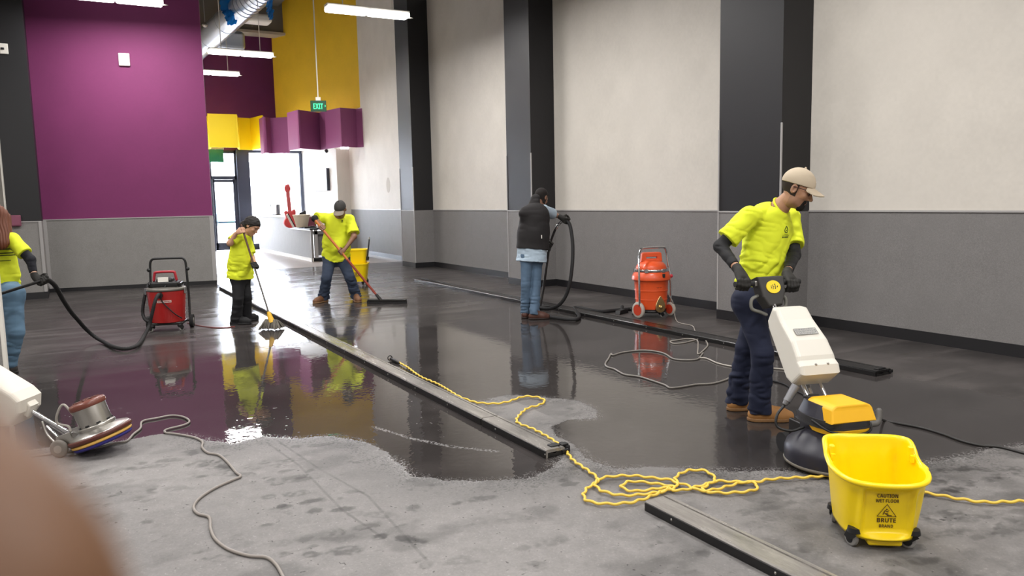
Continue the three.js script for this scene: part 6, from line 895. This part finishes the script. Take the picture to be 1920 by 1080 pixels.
{ // the woman with the dust mop
  const top = [1.9383,1.3053,-10.3008], bot = [2.1269,0.1,-9.7431], dn = nrm(sub3(bot, top)), g1 = add3(top, dn, 0.09), q = [2.1088,0.7071,-10.2629], g2 = add3(top, dn, dot3(sub3(q, top), dn));
  const P = person('person', 'woman with tied-back dark hair in a lime shirt mopping beside the channel', {
    base: [1.896,0,-10.4812], face: nrm([0.6568,-0.15,0.7235]), look: [0.5517,-0.62,0.6054], headUp: [0.4335,1,0.2492], tone: SKIN.warm,
    head: [2.1006,1.2768,-10.4243], neck: [2.0271,1.1806,-10.4887], shR: [1.9069,1.1537,-10.3916], shL: [2.0419,1.1343,-10.6133], elR: [1.7962,1.0708,-10.3514], elL: [2.0859,0.8545,-10.5045],
    hipR: [1.9,0.6208,-10.4876], hipL: [1.9699,0.6139,-10.6091], knR: [1.8651,0.3414,-10.4242], knL: [1.9948,0.3478,-10.5363], anR: [1.8397,0.0397,-10.4918], anL: [1.9884,0.074,-10.6198], toeR: [1.9985,0,-10.3487], toeL: [2.1664,0,-10.7278],
    handR: { c: g1, a: mul3(dn, -1), r: 0.014, back: -1 }, handL: { c: g2, a: mul3(dn, -1), r: 0.014, back: 1 } },
  { cell: 0.0125, headCell: 0.0075, handCell: 0.007, headK: 0.95, gloveL: true, w: 0.97, flat: 0.8, handK: 0.92, shoeMat: cloth('#0e0e10', 0.8), soleMat: MAT.rubber, shirt: { hem: -0.03, rHem: 0.212, rWaist: 0.182, rChest: 0.16, amp: 0.007, sleeve: 0.8, cuff: 0.08 }, trouser: { name: 'trousers', mat: cloth('#131317', 0.85), hem: 0.085, over: 0.06, amp: 0.006, k: 0.98 } });
  const h = P.hd, hm = cloth('#17120f', 0.7, 0.4);
  const hair = join([cutBy((x, y, z) => h.E(0, 0.036, -0.014, 0.088, 0.1, 0.108)(x, y, z), half(h.P(0, -0.06, 0.0), nrm(add3(mul3(h.v, -1), h.w, 0.7))), half(h.P(0, 0.06, 0.085), nrm(add3(h.w, h.v, -0.9)))), h.E(0, -0.06, -0.115, 0.06, 0.06, 0.058), h.E(0, 0.02, -0.05, 0.09, 0.1, 0.085), h.E(0, -0.045, -0.06, 0.074, 0.07, 0.055)], 0.03);
  const b2 = boundsOf([h.P(0, 0, -0.15), ...[h.bounds[0], h.bounds[1]]], 0.03); P.put('hair', skin(warp(hair, wrinkle(0.004, 60)), b2, 0.007), hm);
  const t = thing('dust_mop', 'long-handled mop with a yellow clip and grey strands held by the woman', 'mop', bot), L = (p) => sub3(p, bot);
  obj('handle', rod(L(top), L(mix3(top, bot, 0.42)), 0.0125), mat('#4a2b1d', 0.5), t); obj('lower_handle', rod(L(mix3(top, bot, 0.42)), L(add3(bot, dn, -0.08)), 0.0125), mat('#5d5853', 0.5), t);
  obj('clip', [rod(L(add3(bot, dn, -0.13)), L(add3(bot, dn, 0.02)), 0.022, 0.045), rod(L(add3(bot, dn, -0.16)), L(add3(bot, dn, -0.12)), 0.017, 0.022)].slice(0, 1), mat('#d8a928', 0.5), t);
  const st = []; for (let i = 0; i < 90; i++) { const a = (rnd() - 0.5) * 0.26, bz = rnd() * 6.283, l = 0.05 + 0.05 * rnd(), p0 = [a * 0.6, 0.005 + 0.02 * rnd(), 0.02 * Math.sin(bz)], p2 = [a * 1.1 + 0.02 * (rnd() - 0.5), -0.085, Math.cos(bz) * l * 1.2], p1 = [(p0[0] + p2[0]) / 2, -0.02, p2[2] * 0.8]; st.push(new THREE.TubeGeometry(new THREE.QuadraticBezierCurve3(V3(p0), V3(p1), V3(p2)), 5, 0.011, 5)); }
  const sg = merge(st); sg.rotateY(-0.5); const so = obj('mop_strands', sg, cloth('#6c675f', 0.95), t); so.userData.kind = 'stuff';
}
{ // the worker at the left edge, seen from behind
  const g1 = [-0.2308,0.9038,-8.29], ax = nrm([0.0686,0.0309,-0.0459]);
  const P = person('person', 'worker with long red-brown hair and lime shirt, cut by the left edge', {
    base: [-0.5929,0,-8.521], face: nrm([0.16,-0.05,-0.9807]), look: [-0.0349,-0.35,-0.9428], tone: SKIN.fair,
    head: [-0.5604,1.4632,-8.6928], neck: [-0.5718,1.3431,-8.7183], shR: [-0.4505,1.2779,-8.5587], shL: [-0.7221,1.2707,-8.9693], elR: [-0.3127,1.0885,-8.4196], elL: [-0.8068,1.0214,-8.9269],
    hipR: [-0.4957,0.7581,-8.632], hipL: [-0.6357,0.7454,-8.8268], knR: [-0.4853,0.4113,-8.5452], knL: [-0.6568,0.3885,-8.8382], anR: [-0.5796,0.0532,-8.6681], anL: [-0.6994,0.0252,-8.9074], toeR: [-0.629,0,-8.7097], toeL: [-0.7674,0,-8.8634],
    handR: { c: g1, a: ax, r: 0.022, back: 1 }, wrL: [-0.7103,0.8317,-8.6722] },
  { cell: 0.0115, headCell: 0.008, handCell: 0.006, gloveR: true, sleeveR: true, sleeveMat: cloth('#14151f', 0.85), w: 0.95, flat: 0.72, shoeMat: cloth('#2a2624', 0.8), shirt: { hem: 0.04, rHem: 0.165, rWaist: 0.158, rChest: 0.165, amp: 0.007, sleeve: 0.72, cuff: 0.08, scale: 14 }, trouser: { mat: cloth('#5b7890'), hem: 0.07, over: 0.04, amp: 0.006, k: 1.05 } });
  const h = P.hd; const hair = join([h.E(0, 0.03, -0.02, 0.092, 0.108, 0.112), bone(h.P(0.0, -0.01, -0.07), h.P(-0.02, -0.26, -0.11), 0.095, 0.07, [P.F, 0.55]), bone(h.P(-0.06, 0, -0.03), h.P(-0.08, -0.2, -0.06), 0.05, 0.035), bone(h.P(0.06, 0, -0.03), h.P(0.07, -0.2, -0.06), 0.05, 0.035)], 0.05);
  P.put('hair', skin(warp(hair, (x, y, z) => 0.0035 * Math.sin(dot3([x, y, z], h.s) * 260 + 7 * noise3(x * 9, y * 9, z * 9))), boundsOf([h.P(0, 0.1, 0), h.P(0, -0.3, -0.1), h.P(0.1, -0.2, 0)], 0.16), 0.006), cloth('#64331a', 0.6, 0.1));
  const lines = textTex((g) => { g.fillStyle = '#5b6420'; [[8, 20, 230, 26], [8, 84, 150, 20], [8, 120, 180, 16], [8, 200, 120, 14]].forEach((b) => g.fillRect(...b)); });
  printOn(P, P.shirt, lines, [-0.5245,1.1281,-8.5465], [-0.3683,0,0.9417], [0.2, 0.16, 0.4], 'shirt_print');
  const w = thing('vacuum_wand', 'thin grey vacuum wand held low by the worker at the left edge', 'wand', [0, 0, 0]);
  obj('tube', rod([-0.2009,0.9071,-8.2849], [-0.8156,0.7222,-8.3699], 0.014), MAT.steelDark, w);
}
{ // a fingertip of whoever takes the picture, close to the lens
  const f = [[-0.0163,1.5386,-0.0659],[-0.0097,1.5228,-0.06],[-0.0034,1.5013,-0.0605],[0.0015,1.4513,-0.0732]], t = thing('person', 'blurred brown fingertip close to the lens at the lower left corner', 'person', f[0], 0), L = (p) => sub3(p, f[0]), q = f.map(L);
  const d = nrm(sub3(q[0], q[1]));
  const fin = join([bone(q[0], q[1], 0.0092, 0.0097), bone(q[1], q[2], 0.0097, 0.0105), bone(q[2], q[3], 0.0105, 0.013), bone(q[3], add3(q[3], [-0.06, -0.06, 0.02]), 0.02, 0.03), bone(add3(q[3], [0.004, -0.02, 0.0]), add3(q[2], [0.01, -0.02, 0.012]), 0.011, 0.009)], 0.008);
  obj('body', skin(fin, boundsOf([...q, add3(q[3], [-0.06, -0.06, 0.02])], 0.04), 0.0022, (x, y, z) => [0.128, 0.058, 0.026].map((c) => c * (0.95 + 0.1 * noise3(x * 400, y * 400, z * 400)))), skinMat(), t);
}

renderer.render(scene, camera);
